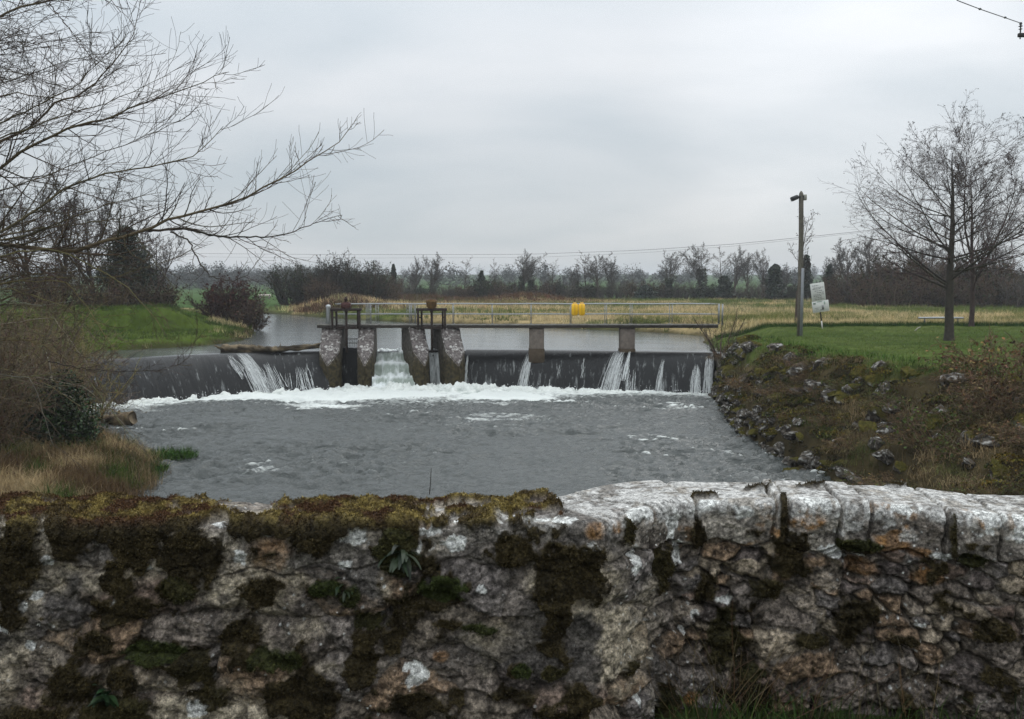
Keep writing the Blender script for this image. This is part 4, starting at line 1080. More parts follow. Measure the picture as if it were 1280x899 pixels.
wroot = empty('stone_parapet', (0, 2.8, 3.85), 'low mossy rubble stone parapet in front, white lichen along its coping', 'wall')
woff = np.array(wroot.location)
faces = grid_faces(ns, nu)
fr = np.repeat(np.arange(ns - 1), nu - 1); fc = np.tile(np.arange(nu - 1), ns - 1)
fcop = (copm[fr, fc] > 0) & (us[fc] > UK + 0.02) & (sarc[fr] < TW + 0.14)
cid = np.where(fcop, ji[fc], -1)
flatV = WV.reshape(-1, 3) - woff; flatC = C.reshape(-1, 3)
def sub(name, sel):
    f = faces[sel]; uq, inv = np.unique(f, return_inverse=True)
    return link(name, mesh_data(name, flatV[uq], inv.reshape(f.shape), flatC[uq], None, True, M_wallstone), wroot)
sub('masonry', cid < 0)
for k in np.unique(cid[cid >= 0]):
    sub('coping_stone', cid == k)
# moss pile: short tufts standing on the cushions
rng = np.random.default_rng(40)
inview = (U > u_lo) & (U < u_hi) & (hor[:, None] < TW) & (S > -HF + 0.02)
prob = np.where(inview, mm, 0)
sel = np.flatnonzero(rng.random(prob.size) < prob.ravel() * 0.36)
sel = np.repeat(sel, 3)
P = WV.reshape(-1, 3)[sel] + rng.normal(0, 0.0022, (len(sel), 3)); Nn = WN.reshape(-1, 3)[sel]
tp = is_top.ravel()[sel]
d = norm(Nn + rng.normal(0, 0.9, P.shape))
h = 0.004 + 0.007 * rng.random(len(sel)) ** 2
sd_ = norm(np.cross(d, rng.normal(0, 1, P.shape))) * (0.0016 + 0.0016 * rng.random(len(sel)))[:, None]
cc = C.reshape(-1, 3)[sel] * rng.uniform(0.45, 2.3, (len(sel), 1))
V3 = np.stack([P - sd_, P + sd_, P + d * h[:, None]], 1).reshape(-1, 3) - woff
mo = link('moss', mesh_data('moss', V3, np.arange(len(V3)).reshape(-1, 3), np.repeat(cc, 3, axis=0), None, False, M_moss), wroot)
mo['kind'] = 'stuff'

def wall_point(px, py, out=0.02):
    u0, v0 = wall_uv(px, py)
    k = np.argmin(np.abs(fine - u0))
    return np.array([wx[k] + nfx[k] * out, wy[k] + nfy[k] * out, wz_top(u0) + v0]), np.array([nfx[k], nfy[k], 0.0])
# strap-leaved ferns and small leafy plants rooted in the joints
def fern(px, py, n, L, wd, label, seed, col, up=0.3):
    rng = np.random.default_rng(seed)
    p, nn = wall_point(px, py, 0.0)
    d = norm(nn[None] * 0.7 + rng.normal(0, 0.65, (n, 3)) + np.array([0, 0, up]))
    d[:, 1] = np.minimum(d[:, 1], -0.1)
    Pn = grow(np.zeros((n, 3)) + rng.normal(0, 0.008, (n, 3)), d, L * rng.uniform(0.5, 1.2, n), 8, 0.08, -0.20, rng)
    mb = MB()
    t = np.linspace(0, 1, 8); wp = np.sin(math.pi * np.clip(t * 0.92 + 0.05, 0, 1)) ** 0.7 * wd
    for b in range(n):
        T = norm(np.gradient(Pn[b], axis=0)); s = norm(np.cross(T, np.array([0.2, 0.1, 1.0])))
        V = np.concatenate([Pn[b] - s * wp[:, None] / 2, Pn[b] + np.array([0, 0, -0.15]) * wp[:, None], Pn[b] + s * wp[:, None] / 2])
        f = np.array([[i, i + 1, i + 9, i + 8] for i in range(7)] + [[8 + i, 9 + i, 17 + i, 16 + i] for i in range(7)])
        mb.add(V, f, vary(col, 1, 0.25, rng)[0])
    o = mb.build('wall_fern', M_leaf, None, True, p)
    return tag(o, label, 'fern', 'ferns rooted in the parapet')
fern(500, 690, 34, 0.085, 0.014, 'dark green strap-leaved fern in the parapet face below the white lichen patches', 1, (0.014, 0.024, 0.010))
fern(432, 736, 16, 0.06, 0.011, 'small fern on the bright green moss cushion of the parapet', 2, (0.016, 0.028, 0.010))
fern(134, 868, 18, 0.055, 0.018, 'little broad-leaved plant low on the parapet at the dark mossy end', 3, (0.015, 0.034, 0.012))
# a thin dead stalk standing on the parapet top
p0 = on_z(537, 618, EYE - 0.68); mb = MB()
mb.tube([(0, 0, 0), (0.003, 0, 0.04), (0.006, 0, 0.085)], [0.0016, 0.0013, 0.0009], (0.02, 0.016, 0.012), 5)
o = mb.build('dead_stalk', M_twig, None, False, p0); tag(o, 'single thin dark dead stalk standing on the mossy parapet top', 'stalk')
# dry stems and grass at the foot of the wall
rng = np.random.default_rng(44)
mb = MB()
n = 900; x = np.r_[rng.normal(1.15, 0.35, 600), rng.normal(0.75, 0.2, 300)]; y = np.interp(x, wx, wy) - rng.uniform(0.02, 0.22, n)
H = np.abs(rng.normal(0.05, 0.045, n)) + 0.02
base = np.stack([x, y, np.full(n, 3.83)], 1)
cols = vary((0.035, 0.055, 0.016), n, 0.3, rng)
blades(mb, base, H, 0.004, cols, rng, 0.5)
n = 90; x = np.r_[rng.normal(0.80, 0.14, 60), rng.normal(1.3, 0.3, 30)]; y = np.interp(x, wx, wy) - rng.uniform(0.02, 0.12, n)
d = norm(np.stack([rng.normal(0.0, 0.5, n), rng.normal(-0.1, 0.15, n), np.ones(n)], 1))
Pn = grow(np.stack([x, y, np.full(n, 3.84)], 1), d, rng.uniform(0.12, 0.42, n), 8, 0.09, -0.03, rng)
add_branches(mb, Pn, np.full((n, 8), 0.0014) * np.linspace(1, 0.4, 8), 3, (0.11, 0.08, 0.045), 0.3, rng)
o = mb.build('verge_grass', M_blade); tag(o, kind='stuff')
# road the photographer stands on, carried by the bridge
mb = MB(); mb.box((0, -2.2, 3.345), (40, 10.3, 0.88), (0.05, 0.05, 0.048)); o = mb.build('road', M_ground); tag(o, kind='structure')
xg = np.linspace(-8, 8, 260); yg = np.linspace(0.9, 2.62, 40); X, Y = np.meshgrid(xg, yg)
Y = Y + (np.interp(X, wx, wy) - 2.6) * ss(1.6, 2.6, Y)
Z = 3.80 + 0.03 * ss(1.4, 2.3, Y) * (0.5 + fbm(X * 5, Y * 5, 311))
o = link('verge', mesh_data('verge', np.stack([X, Y, Z], -1).reshape(-1, 3), grid_faces(*X.shape), mixc((0.03, 0.03, 0.018), (0.04, 0.055, 0.018), fbm(X * 6, Y * 6, 312)).reshape(-1, 3), None, True, M_ground)); tag(o, kind='structure')
# ------------------------------------------------------------------ trees and shrubs
def ground_z(x, y):
    return float(terrain(np.array([[float(x)]]), np.array([[float(y)]]))[0, 0])

def resample(pts, n):
    pts = np.asarray(pts, float); seg = np.r_[0, np.cumsum(np.linalg.norm(np.diff(pts, axis=0), axis=1))]
    t = np.linspace(0, seg[-1], n)
    return np.stack([np.interp(t, seg, pts[:, k]) for k in range(3)], 1), seg[-1]

BARK = (0.060, 0.050, 0.040); TWIG = (0.066, 0.049, 0.038)

# ---- the big bare tree whose limbs hang in from the near bank
tb = np.array([-16.8, 19.0]); tz = ground_z(*tb)
big = empty('bare_tree', (tb[0], tb[1], tz), 'large bare tree on the near bank with long drooping twiggy limbs across the sky', 'tree')
boff = np.array(big.location)
rng = np.random.default_rng(301)
def limb(px_pts, ya, yb, r0, r1, col, dens=7.0, l1=1.15, name='limb', l2=True, up=0.045, seed=0, from_trunk=None, rmin=0.0042):
    rng = np.random.default_rng(seed + 900)
    ys = np.linspace(ya, yb, len(px_pts))
    pts = [at_y(px, py, y) for (px, py), y in zip(px_pts, ys)]
    if from_trunk is not None: pts = [np.array(from_trunk)] + pts
    P, L = resample(pts, 40)
    P[1:-1] += rng.normal(0, 0.012, (38, 3))
    R = np.linspace(r0, r1, 40)
    mb = MB()
    add_branches(mb, P[None], R[None], 7, col, 0.1, rng)
    n1 = max(4, int(L * dens * 0.72))
    P1, R1, L1 = spawn(P[None], R[None], np.array([l1 / 0.6]), n1, 0.12, 1.0, 0.65, 0.75, 10, 0.09, up, rng, 0.5, 0.3, fall=0.35, lenj=0.7, rtip=0.35)
    R1 = np.clip(R1, rmin * 1.0, 0.016)
    add_branches(mb, P1, R1, 4, mixc(np.array(TWIG), np.array(col), 0.35), 0.2, rng)
    P2, R2, L2 = spawn(P1, R1, L1, 6, 0.15, 1.0, 0.65, 0.55, 6, 0.10, up, rng, 0.7, 0.3, fall=0.5, lenj=0.5, minlen=0.12)
    add_branches(mb, P2, np.clip(R2, rmin * 0.75, 0.007), 3, TWIG, 0.25, rng)
    o = mb.build(name, M_bark, big); o.location = -boff
    return P
ob_ = (0.115, 0.095, 0.060)
fk = np.array([-15.9, 18.8, tz + 3.6])
limb([(-120, 320), (0, 305), (89, 315), (153, 296), (185, 288), (210, 275), (249, 265), (299, 251), (331, 233), (360, 221), (392, 196), (420, 181), (438, 159)], 18.5, 17.2, 0.075, 0.005, ob_, 8, 1.1, seed=1, from_trunk=fk)
limb([(185, 289), (228, 285), (270, 295), (320, 297), (356, 294), (388, 281), (428, 269)], 18.2, 18.6, 0.026, 0.005, BARK, 8, 0.8, seed=2)
limb([(-120, 240), (0, 210), (36, 185), (89, 157), (121, 153), (157, 139), (185, 126), (214, 119), (249, 103), (286, 90)], 19, 18.0, 0.06, 0.005, ob_, 9, 1.0, seed=3, from_trunk=fk + np.array([0, 0, 1.2]))
limb([(-120, 200), (0, 178), (43, 157), (71, 128), (103, 118), (125, 98), (150, 68), (167, 46), (172, 20), (177, -6)], 19.5, 18.5, 0.055, 0.004, ob_, 8, 0.9, seed=4, from_trunk=fk + np.array([0, 0, 1.6]))
limb([(-110, 330), (0, 290), (46, 263), (78, 237), (107, 224), (150, 215), (199, 206), (242, 195), (260, 178), (279, 158)], 18, 17.4, 0.055, 0.005, ob_, 9, 1.0, seed=5, from_trunk=fk + np.array([0, 0, 0.3]))
limb([(-80, 50), (0, 21), (28, 6), (60, 1), (90, -2), (150, -8)], 17, 16.5, 0.045, 0.012, ob_, 9, 0.9, seed=6, from_trunk=fk + np.array([0, 0, 3.4]), up=-0.03)
limb([(60, 0), (75, 22), (90, 40), (113, 69)], 16.6, 16.6, 0.010, 0.004, BARK, 8, 0.5, seed=7, up=0.0)
limb([(213, 290), (235, 300), (248, 325), (262, 346), (290, 352), (310, 344), (323, 325)], 18, 18, 0.018, 0.004, BARK, 5, 0.45, seed=8)
limb([(-60, 330), (60, 310), (95, 322), (130, 340), (160, 360), (185, 388), (203, 412)], 17.5, 17, 0.035, 0.006, (0.13, 0.11, 0.055), 7, 0.8, seed=9, from_trunk=fk, up=-0.05)
limb([(-60, 430), (0, 427), (35, 424), (62, 436), (85, 452), (105, 455), (140, 458)], 19, 18.5, 0.030, 0.005, (0.14, 0.115, 0.055), 8, 0.8, seed=10, from_trunk=fk - np.array([0, 0, 1.5]), up=0.0)
limb([(60, 452), (110, 462), (160, 465), (200, 462), (228, 455), (240, 440)], 19.5, 19, 0.012, 0.004, BARK, 8, 0.6, seed=11)
rr = np.random.default_rng(55)
for k in range(17):
    sy = rr.uniform(90, 400); ex = rr.uniform(60, 235) * (1.0 if sy > 150 else 0.7); ey = sy - rr.uniform(0, 170) * (0.8 if sy > 300 else 1) + rr.uniform(-10, 60)
    d0 = rr.uniform(16.5, 23); d1 = d0 + rr.uniform(-2.5, 1.5)
    m1 = (ex * 0.3 - 20, sy + (ey - sy) * 0.25 + rr.uniform(-12, 12)); m2 = (ex * 0.68, sy + (ey - sy) * 0.6 + rr.uniform(-14, 14))
    limb([(-110, sy + 30), m1, m2, (ex, ey)], d0, d1, rr.uniform(0.02, 0.05), 0.004, ob_ if k % 3 else (0.12, 0.10, 0.05), 7, rr.uniform(0.7, 1.1), seed=30 + k, from_trunk=fk + np.array([0, 0, rr.uniform(-0.5, 2.5)]))
for k in range(10):
    sy = rr.uniform(-10, 120); ex = rr.uniform(20, 110)
    limb([(-110, sy + 40), (-20, sy + rr.uniform(-5, 25)), (ex, sy + rr.uniform(-40, 50))], rr.uniform(15, 20), rr.uniform(15, 19), rr.uniform(0.015, 0.03), 0.004, BARK, 7, 0.8, seed=70 + k, from_trunk=fk + np.array([0, 0, 2.6]), up=-0.01)
for k in range(16):
    sy = rr.uniform(330, 520); ex = rr.uniform(60, 200); ey = sy + rr.uniform(-70, 60)
    d0 = rr.uniform(19, 25)
    limb([(-90, sy - 10), (ex * 0.2 - 15, sy - rr.uniform(5, 45)), (ex * 0.6, sy - rr.uniform(0, 50)), (ex, ey)], d0, d0 - rr.uniform(0, 1.5), rr.uniform(0.018, 0.034), 0.005, [(0.15, 0.125, 0.06), (0.20, 0.175, 0.13), (0.12, 0.095, 0.06)][k % 3], 4, 0.8, seed=110 + k, from_trunk=fk - np.array([0, 0, rr.uniform(0.5, 2.6)]), up=-0.02)
mb = MB()
Pt, _ = resample([(0, 0, -0.3), (0.1, 0, 1.0), (0.5, -0.1, 2.4), (fk - boff), (fk - boff + np.array([0.2, 0.1, 1.5])), (fk - boff + np.array([0.1, 0.3, 3.6]))], 24)
mb.tube(Pt, np.interp(np.linspace(0, 1, 24), [0, 0.15, 0.6, 1], [0.42, 0.30, 0.22, 0.05]), BARK, 12)
mb.build('trunk', M_bark, big)

# ---- generic shrubs: dense stems and twigs, optionally with leaves
def shrub_mesh(seed, wd, h, nst, ch1, ch2, col, tw, thick=1.0, spread=0.55, leaf=None, nleaf=0, lsize=0.1, droop=0.0, mat=None, base=0.35, upb=0.05):
    rng = np.random.default_rng(seed)
    a = rng.uniform(0, 2 * math.pi, nst); r = np.sqrt(rng.random(nst))
    bx = np.cos(a) * r * wd * base; by = np.sin(a) * r * wd * base
    d = np.stack([np.cos(a) * r * spread + rng.normal(0, 0.15, nst), np.sin(a) * r * spread + rng.normal(0, 0.15, nst), np.ones(nst)], 1)
    L = h * rng.uniform(0.6, 1.02, nst) * (1 - 0.28 * r ** 2)
    P = grow(np.stack([bx, by, np.full(nst, -0.15)], 1), d, L, 8, 0.10, upb - droop, rng, 0.02)
    R = (0.018 * h / 3 + 0.006) * thick * rng.uniform(0.5, 1.2, nst)[:, None] * np.linspace(1, 0.3, 8)[None]
    mb = MB(); add_branches(mb, P, R, 4, col, 0.2, rng)
    P1, R1, L1 = spawn(P, R, L, ch1, 0.12, 1.0, 0.75, 0.45, 6, 0.13, 0.05 - droop, rng, 0.6, 0.3, fall=0.35)
    add_branches(mb, P1, np.maximum(R1, 0.004 * thick), 3, col, 0.25, rng)
    if ch2:
        P2, R2, L2 = spawn(P1, R1, L1, ch2, 0.1, 1.0, 0.7, 0.5, 5, 0.14, 0.05 - droop, rng, 0.7, 0.3, fall=0.4, minlen=0.12)
        add_branches(mb, P2, np.maximum(R2, 0.0035 * thick), 3, tw, 0.3, rng)
    else: P2 = P1
    if leaf is not None:
        k = rng.integers(0, len(P2), nleaf); j = rng.integers(0, P2.shape[1], nleaf)
        leaves(mb, P2[k, j] + rng.normal(0, lsize * 0.5, (nleaf, 3)), lsize, vary(leaf, nleaf, 0.35, rng), rng)
    return mb.data('shrub', mat or M_twig)

def place(name, me, x, y, label, cat, group=None, sc=1.0, rz=0.0, z=None, sz=None):
    o = link(name, me, None, (x, y, ground_z(x, y) if z is None else z))
    o.scale = (sc, sc, sz or sc); o.rotation_euler = (0, 0, rz)
    return tag(o, label, cat, group)

# ---- trees: trunk (+ leaders) and crown as two meshes
def tree_meshes(seed, h, r0, crown_from=0.25, n1=26, n2=8, n3=5, ang=0.95, frac=0.42, up=0.07, jit=0.06, thick=1.0, col=BARK, tw=TWIG, leaders=0, cones=0, bend=0.0, fall=0.62, n4=0, ccol=(0.03, 0.02, 0.015)):
    rng = np.random.default_rng(seed)
    P = grow(np.array([[0, 0, -0.2]]), np.array([[0.02, 0, 1.0]]), np.array([h + 0.2]), 28, 0.02, 0.03, rng, bend)
    t = np.linspace(0, 1, 28)
    R = (r0 * (1 - t) ** 0.85 + 0.008)[None].copy(); R[0, 0] *= 1.35; R[0, 1] *= 1.12
    mt = MB(); add_branches(mt, P, R, 12, col, 0.02, rng)
    if leaders:
        Pl, Rl, Ll = spawn(P, R, np.array([h]), leaders, 0.18, 0.5, 0.5, 0.8, 20, 0.035, 0.055, rng, 0.7, 0.1, fall=0.25, lenj=0.15, rtip=0.08)
        add_branches(mt, Pl, Rl, 8, col, 0.02, rng)
    mc = MB()
    P1, R1, L1 = spawn(P, R, np.array([h]), n1, crown_from, 0.985, ang, frac, 14, jit, up, rng, 0.36, 0.15, fall=fall, lenj=0.28, rtip=0.15)
    if leaders:
        Pb, Rb, Lb = spawn(Pl, Rl, Ll, max(5, n1 // leaders), 0.25, 0.98, 0.75, 0.42, 14, jit, up, rng, 0.5, 0.2, fall=0.5, rtip=0.15)
        P1 = np.concatenate([P1, Pb]); R1 = np.concatenate([R1, Rb]); L1 = np.concatenate([L1, Lb])
    add_branches(mc, P1, np.maximum(R1, 0.006 * thick), 5, col, 0.12, rng)
    P2, R2, L2 = spawn(P1, R1, L1, n2, 0.15, 1.0, 0.7, 0.42, 8, jit * 1.5, up, rng, 0.55, 0.25, fall=0.5, minlen=0.25, rtip=0.25)
    add_branches(mc, P2, np.maximum(R2, 0.005 * thick), 4, tw, 0.2, rng)
    P3, R3, L3 = spawn(P2, R2, L2, n3, 0.1, 1.0, 0.65, 0.5, 5, jit * 1.8, up, rng, 0.6, 0.3, fall=0.4, minlen=0.18, rtip=0.4)
    add_branches(mc, P3, np.maximum(R3, 0.0042 * thick), 3, tw, 0.25, rng)
    if n4:
        P4, R4, L4 = spawn(P3, R3, L3, n4, 0.1, 1.0, 0.6, 0.55, 4, jit * 2, up, rng, 0.7, 0.3, fall=0.4, minlen=0.12, rtip=0.5)
        add_branches(mc, P4, np.maximum(R4, 0.0036 * thick), 3, tw, 0.25, rng)
    out = {'trunk': mt.data('trunk', M_bark, True), 'crown': mc.data('crown', M_twig)}
    if cones:
        k = rng.integers(0, len(P3), cones); pc = P3[k, -1] + rng.normal(0, 0.03, (cones, 3)) - np.array([0, 0, 0.03])
        mk = MB(); leaves(mk, pc, 0.055 * max(1, thick * 0.8), vary(ccol, cones, 0.3, rng), rng, 0.7); out['catkins'] = mk.data('catkins', M_leaf)
    return out

def plant_tree(meshes, x, y, label, group=None, sc=1.0, rz=0.0, name='bare_tree', sz=None, cat='tree', z=None):
    r = empty(name, (x, y, ground_z(x, y) if z is None else z), label, cat, group, rz); r.scale = (sc, sc, sz or sc)
    for k, me in meshes.items():
        o = link(k, me, r)
        if k == 'catkins': o['kind'] = 'stuff'
    return r

p = on_z(1186, 425, 2.82)
plant_tree(tree_meshes(401, 8.4, 0.20, 0.28, 42, 12, 6, 1.22, 0.70, 0.024, 0.05, 0.9, (0.055, 0.049, 0.040), (0.080, 0.058, 0.053), 0, 5200, n4=2, fall=0.50), p[0], p[1], 'tall bare alder with straight dark trunk on the mown lawn, the larger of two', None, 0.95, 0.6, 'alder_tree')
p = on_z(1214, 409, 2.82)
plant_tree(tree_meshes(402, 7.9, 0.14, 0.24, 24, 10, 6, 0.85, 0.56, 0.04, 0.05, 1.5, (0.06, 0.045, 0.04), (0.048, 0.033, 0.031), 2, 1200), p[0], p[1], 'smaller slender bare alder just behind the larger lawn alder', None, 1.0, 1.9, 'alder_tree')
p = on_z(997, 405, 2.80)
plant_tree(tree_meshes(403, 6.6, 0.065, 0.35, 12, 5, 3, 0.75, 0.26, 0.05, 0.07, 1.6, (0.07, 0.055, 0.045), (0.055, 0.04, 0.035), 0, 260), p[0] - 0.1, p[1], 'thin bare sapling standing right behind the lamp pole', None, 1.0, 0.3, 'sapling')
# small bare shrub by the end wall
me = shrub_mesh(404, 1.5, 2.9, 15, 4, 3, (0.075, 0.058, 0.040), (0.07, 0.052, 0.038), 1.1, 0.75, base=0.10)
place('bare_shrub', me, 10.0, 43.9, 'small bare twiggy shrub growing over the sloping end wall of the weir', 'shrub', z=1.75)

# ---- far hedgerow: protos copied along the field boundary
DK = (0.055, 0.044, 0.034); DKG = (0.030, 0.036, 0.016); BRN = (0.098, 0.064, 0.044); GRY = (0.092, 0.078, 0.064)
hs = [shrub_mesh(500 + i, 4.6, 4.0, 34, 9, 5, c, c, 4.2, 0.5, leaf=l, nleaf=nl, lsize=0.32, base=0.42) for i, (c, l, nl) in enumerate([(DK, DKG, 700), (BRN, (0.045, 0.034, 0.022), 900), (DK, DKG, 2200), (GRY, None, 0), (BRN, DKG, 400)])]
HL = ['grey-brown leafless shrub in the far hedgerow beyond the rough field', 'dark ivy-choked shrub in the far hedgerow beyond the rough field']
rng = np.random.default_rng(61)
x = -22.0
while x < 56:
    y = 150 + 3.0 * math.sin(x * 0.13) + rng.uniform(-1.5, 1.5)
    i = int(rng.integers(0, 5)); s = rng.uniform(0.55, 0.85)
    place('hedge_shrub', hs[i], x, y, HL[1 if i == 2 else 0], 'shrub', 'far hedgerow shrubs' if i != 2 else 'ivy-choked hedgerow shrubs', s, rng.uniform(0, 6.28), None, s * rng.uniform(0.8, 1.1))
    x += rng.uniform(1.5, 2.7)
# right-hand hedge, brown, nearer
for k, (px, top, D) in enumerate([(1046, 332, 118), (1064, 322, 116), (1084, 318, 114), (1103, 312, 113), (1124, 306, 112), (1146, 309, 111), (1168, 306, 110), (1190, 312, 109), (1212, 308, 108), (1234, 306, 107), (1256, 314, 106), (1280, 316, 105), (1304, 312, 104), (1328, 315, 103), (1093, 330, 106), (1155, 326, 104), (1215, 328, 102), (1272, 326, 100), (1038, 345, 112), (1120, 335, 104), (1185, 332, 103), (1245, 330, 101)]):
    p = at_y(px, 370, D); z = ground_z(p[0], D); hh = (352 - top - 13) / F * D + EYE - z
    s = hh / 4.0
    place('hedge_shrub', hs[[1, 4, 3, 1, 4][k % 5]], p[0], D, 'tall brown leafless bush in the thick hedge behind the lawn alders', 'shrub', 'brown hedge behind the alders', s * 0.95, k * 1.3, z, s)

# ---- far individual trees
tA = tree_meshes(451, 7.0, 0.24, 0.25, 20, 8, 6, 0.85, 0.50, 0.025, 0.045, 2.4, GRY, (0.075, 0.066, 0.060), 7, n4=2, fall=0.4)     # broad round crown
tB = tree_meshes(452, 7.4, 0.16, 0.35, 18, 8, 5, 0.75, 0.42, 0.025, 0.045, 2.4, GRY, (0.078, 0.070, 0.064), 5, n4=2, fall=0.4)       # upright
tC = tree_meshes(453, 8.4, 0.12, 0.35, 18, 6, 5, 0.85, 0.34, 0.02, 0.07, 2.2, DK, GRY, 0, n4=1, fall=0.5)                        # thin
def ivy_part(root, h0, h1, r, n, seed, size=0.3, col=DKG):
    rng = np.random.default_rng(seed); mb = MB()
    z = rng.uniform(h0, h1, n); rr_ = r * (0.35 + 0.65 * fbm(z * 1.2, z * 0 + seed, seed)) * np.sqrt(rng.random(n)); a = rng.uniform(0, 6.28, n)
    leaves(mb, np.stack([np.cos(a) * rr_, np.sin(a) * rr_, z], 1), size, vary(col, n, 0.4, rng), rng, 0.8)
    o = mb.build('ivy', M_leaf, root); o['kind'] = 'stuff'
FT = [(538, 317, 152, tA, 1.05, 'wide round-crowned bare tree behind the drum-topped sluice frame', 0), (519, 322, 153, tA, 0.8, 'round bare tree overlapping the wide-crowned one behind the sluices', 0),
      (580, 324, 155, tC, 1.2, 'crooked sparse bare tree between the wide-crowned tree and the stubby ivy stump', 0), (619, 326, 156, tC, 1.0, 'faint spindly bare tree standing just beyond the stubby ivy stump', 0),
      (652, 317, 150, tB, 1.15, 'pale bare tree with ivy-clad trunk above the nearer footbridge support', 3.4), (664, 320, 151, tB, 1.0, 'second pale tree of the ivy-trunked pair above the nearer support', 3.0),
      (689, 327, 156, tC, 1.2, 'small bare tree between the ivy-trunked pair and the yellow cases', 0), (717, 332, 158, tA, 0.8, 'grey dome-crowned bare tree directly above the yellow cases', 0), (732, 318, 155, tC, 1.3, 'thin tall bare tree sticking up just past the yellow cases', 0),
      (748, 319, 152, tB, 1.3, 'pale fan-shaped bare tree, of two close together the one nearer the yellow cases', 0), (766, 322, 153, tB, 1.1, 'pale fan-shaped bare tree, of two close together the one farther from the yellow cases', 0),
      (792, 340, 160, tC, 0.8, 'low bare tree in the gap above the farther footbridge support', 0), (836, 314, 148, tB, 1.1, 'bare upright tree with brushy top left of the tallest hedgerow tree', 3.0), 
      (877, 308, 145, tB, 1.25, 'tallest bare tree of the far hedgerow, above the end of the railing', 4.0), (902, 312, 150, tC, 1.3, 'slim bare tree directly beyond the tallest hedgerow tree', 0), (917, 313, 152, tB, 1.1, 'first of three evenly spaced pale trees before the lamp pole', 0),
      (934, 315, 154, tB, 1.0, 'middle of three evenly spaced pale trees before the lamp pole', 0), (956, 317, 152, tB, 1.05, 'last of three evenly spaced pale trees before the lamp pole', 3.2), (978, 330, 150, tA, 0.8, 'low bushy bare tree just beside the thin sapling', 0),
      (1032, 322, 135, tB, 1.0, 'brushy bare tree behind the leaning white sign', 0), (1060, 300, 128, tA, 1.0, 'broad bare tree rising from the brown hedge past the leaning sign', 0), (1090, 294, 126, tA, 1.0, 'broad bare tree rising from the brown hedge behind the alder crown edge', 0), (1130, 300, 124, tB, 1.1, 'upright bare tree in the brown hedge before the larger alder', 0), (1160, 298, 120, tA, 1.0, 'broad bare tree in the brown hedge next to the larger alder trunk', 0), (1252, 300, 118, tA, 0.9, 'broad bare tree in the brown hedge past the slender alder', 0)]
for k, (px, top, D, ms, asp, lab, ivy) in enumerate(FT):
    p = at_y(px, 372, D); z = ground_z(p[0], D); hh = (352 - top) / F * D + EYE - z
    r = plant_tree(ms, p[0], D, lab, 'bare trees beyond the field', hh / 9.0 * asp, k * 1.7, 'bare_tree', hh / 9.0, 'tree', z)
    if ivy: ivy_part(r, 0, ivy * 1.3, 1.0, 900, 600 + k)
# narrow ivy pillars and dark evergreens in the hedgerow
for k, (px, top, D, wd, lab) in enumerate([(492, 330, 140, 0.6, 'tall narrow ivy-covered dead trunk standing alone in the hedgerow gap'), (602, 338, 150, 0.9, 'stubby ivy-covered stump above the hedge near the drum-topped sluice'), (905, 345, 146, 1.6, 'dark rounded evergreen low in the hedgerow near the railing end'), (968, 330, 140, 1.7, 'dark green bushy evergreen close beside the thin sapling'), (1007, 318, 138, 1.1, 'dark evergreen spire between lamp pole and leaning sign'), (1036, 330, 132, 0.9, 'slim dark evergreen spire behind the leaning sign edge'), (807, 357, 146, 1.9, 'low dark evergreen bush above the farther footbridge support')]):
    p = at_y(px, 372, D); z = ground_z(p[0], D); hh = (352 - top) / F * D + EYE - z
    root = empty('evergreen_tree' if wd > 1 else 'ivy_clad_trunk', (p[0], D, z), lab, 'tree', 'dark evergreens of the hedgerow')
    mb = MB(); mb.tube([(0, 0, -0.2), (0.05, 0, hh * 0.5), (0.12, 0, hh * 0.98)], [0.22, 0.15, 0.05], DK, 7); mb.build('trunk', M_bark, root)
    rng = np.random.default_rng(700 + k); n = int(1500 * wd); t = rng.random(n) ** 0.8; a = rng.uniform(0, 6.28, n)
    prof = wd * np.sqrt(np.clip(1.02 - t ** 2.2, 0, 1)) * 0.9 * (0.15 + 1.6 * fbm(t * 6 + k, a * 0.9, 710 + k)) * np.sqrt(rng.random(n))
    mb = MB(); leaves(mb, np.stack([np.cos(a) * prof, np.sin(a) * prof, hh * (0.05 + 0.93 * t)], 1), 0.34, vary((0.026, 0.034, 0.020), n, 0.4, rng), rng, 0.8)
    mb.build('crown', M_leaf, root)

# ---- bushes round the upstream bend
def bush(px, base, top, wpx, D, c, leaf, nl, lab, seed, grp=None, name='bush', thick=2.4, nst=46, dens=9):
    p = at_y(px, base, D); z = ground_z(p[0], D); hh = (352 - top) / F * D + EYE - z; wd = wpx / F * D
    me = shrub_mesh(seed, wd * 0.8, hh, nst, dens, 6, c, c, thick, 0.55, leaf=leaf, nleaf=nl, lsize=0.2, base=0.40)
    return place(name, me, p[0], D, lab, 'bush', grp, 1.0, 0.0, z)
bush(372, 385, 325, 60, 112, DK, DKG, 5200, 'dark rounded thorn bush by the far river bend, end one of the clump', 801, 'dark bushes by the river bend', thick=3.2)
bush(420, 384, 321, 62, 114, DK, (0.022, 0.022, 0.014), 5200, 'dark rounded bush, tallest of the clump behind the knobbed sluice gate', 802, 'dark bushes by the river bend', thick=3.2)
bush(458, 384, 325, 56, 116, DK, DKG, 3600, 'dark rounded bush of the clump nearest the lone ivy trunk', 803, 'dark bushes by the river bend', thick=3.2)
bush(398, 386, 345, 50, 106, BRN, (0.035, 0.024, 0.016), 2600, 'low brown bush in front of the dark rounded clump', 804, 'dark bushes by the river bend', thick=2.8)
bush(478, 386, 338, 46, 120, BRN, None, 0, 'thin brown bush between the rounded clump and lone ivy trunk', 805, 'dark bushes by the river bend', thick=3.2)
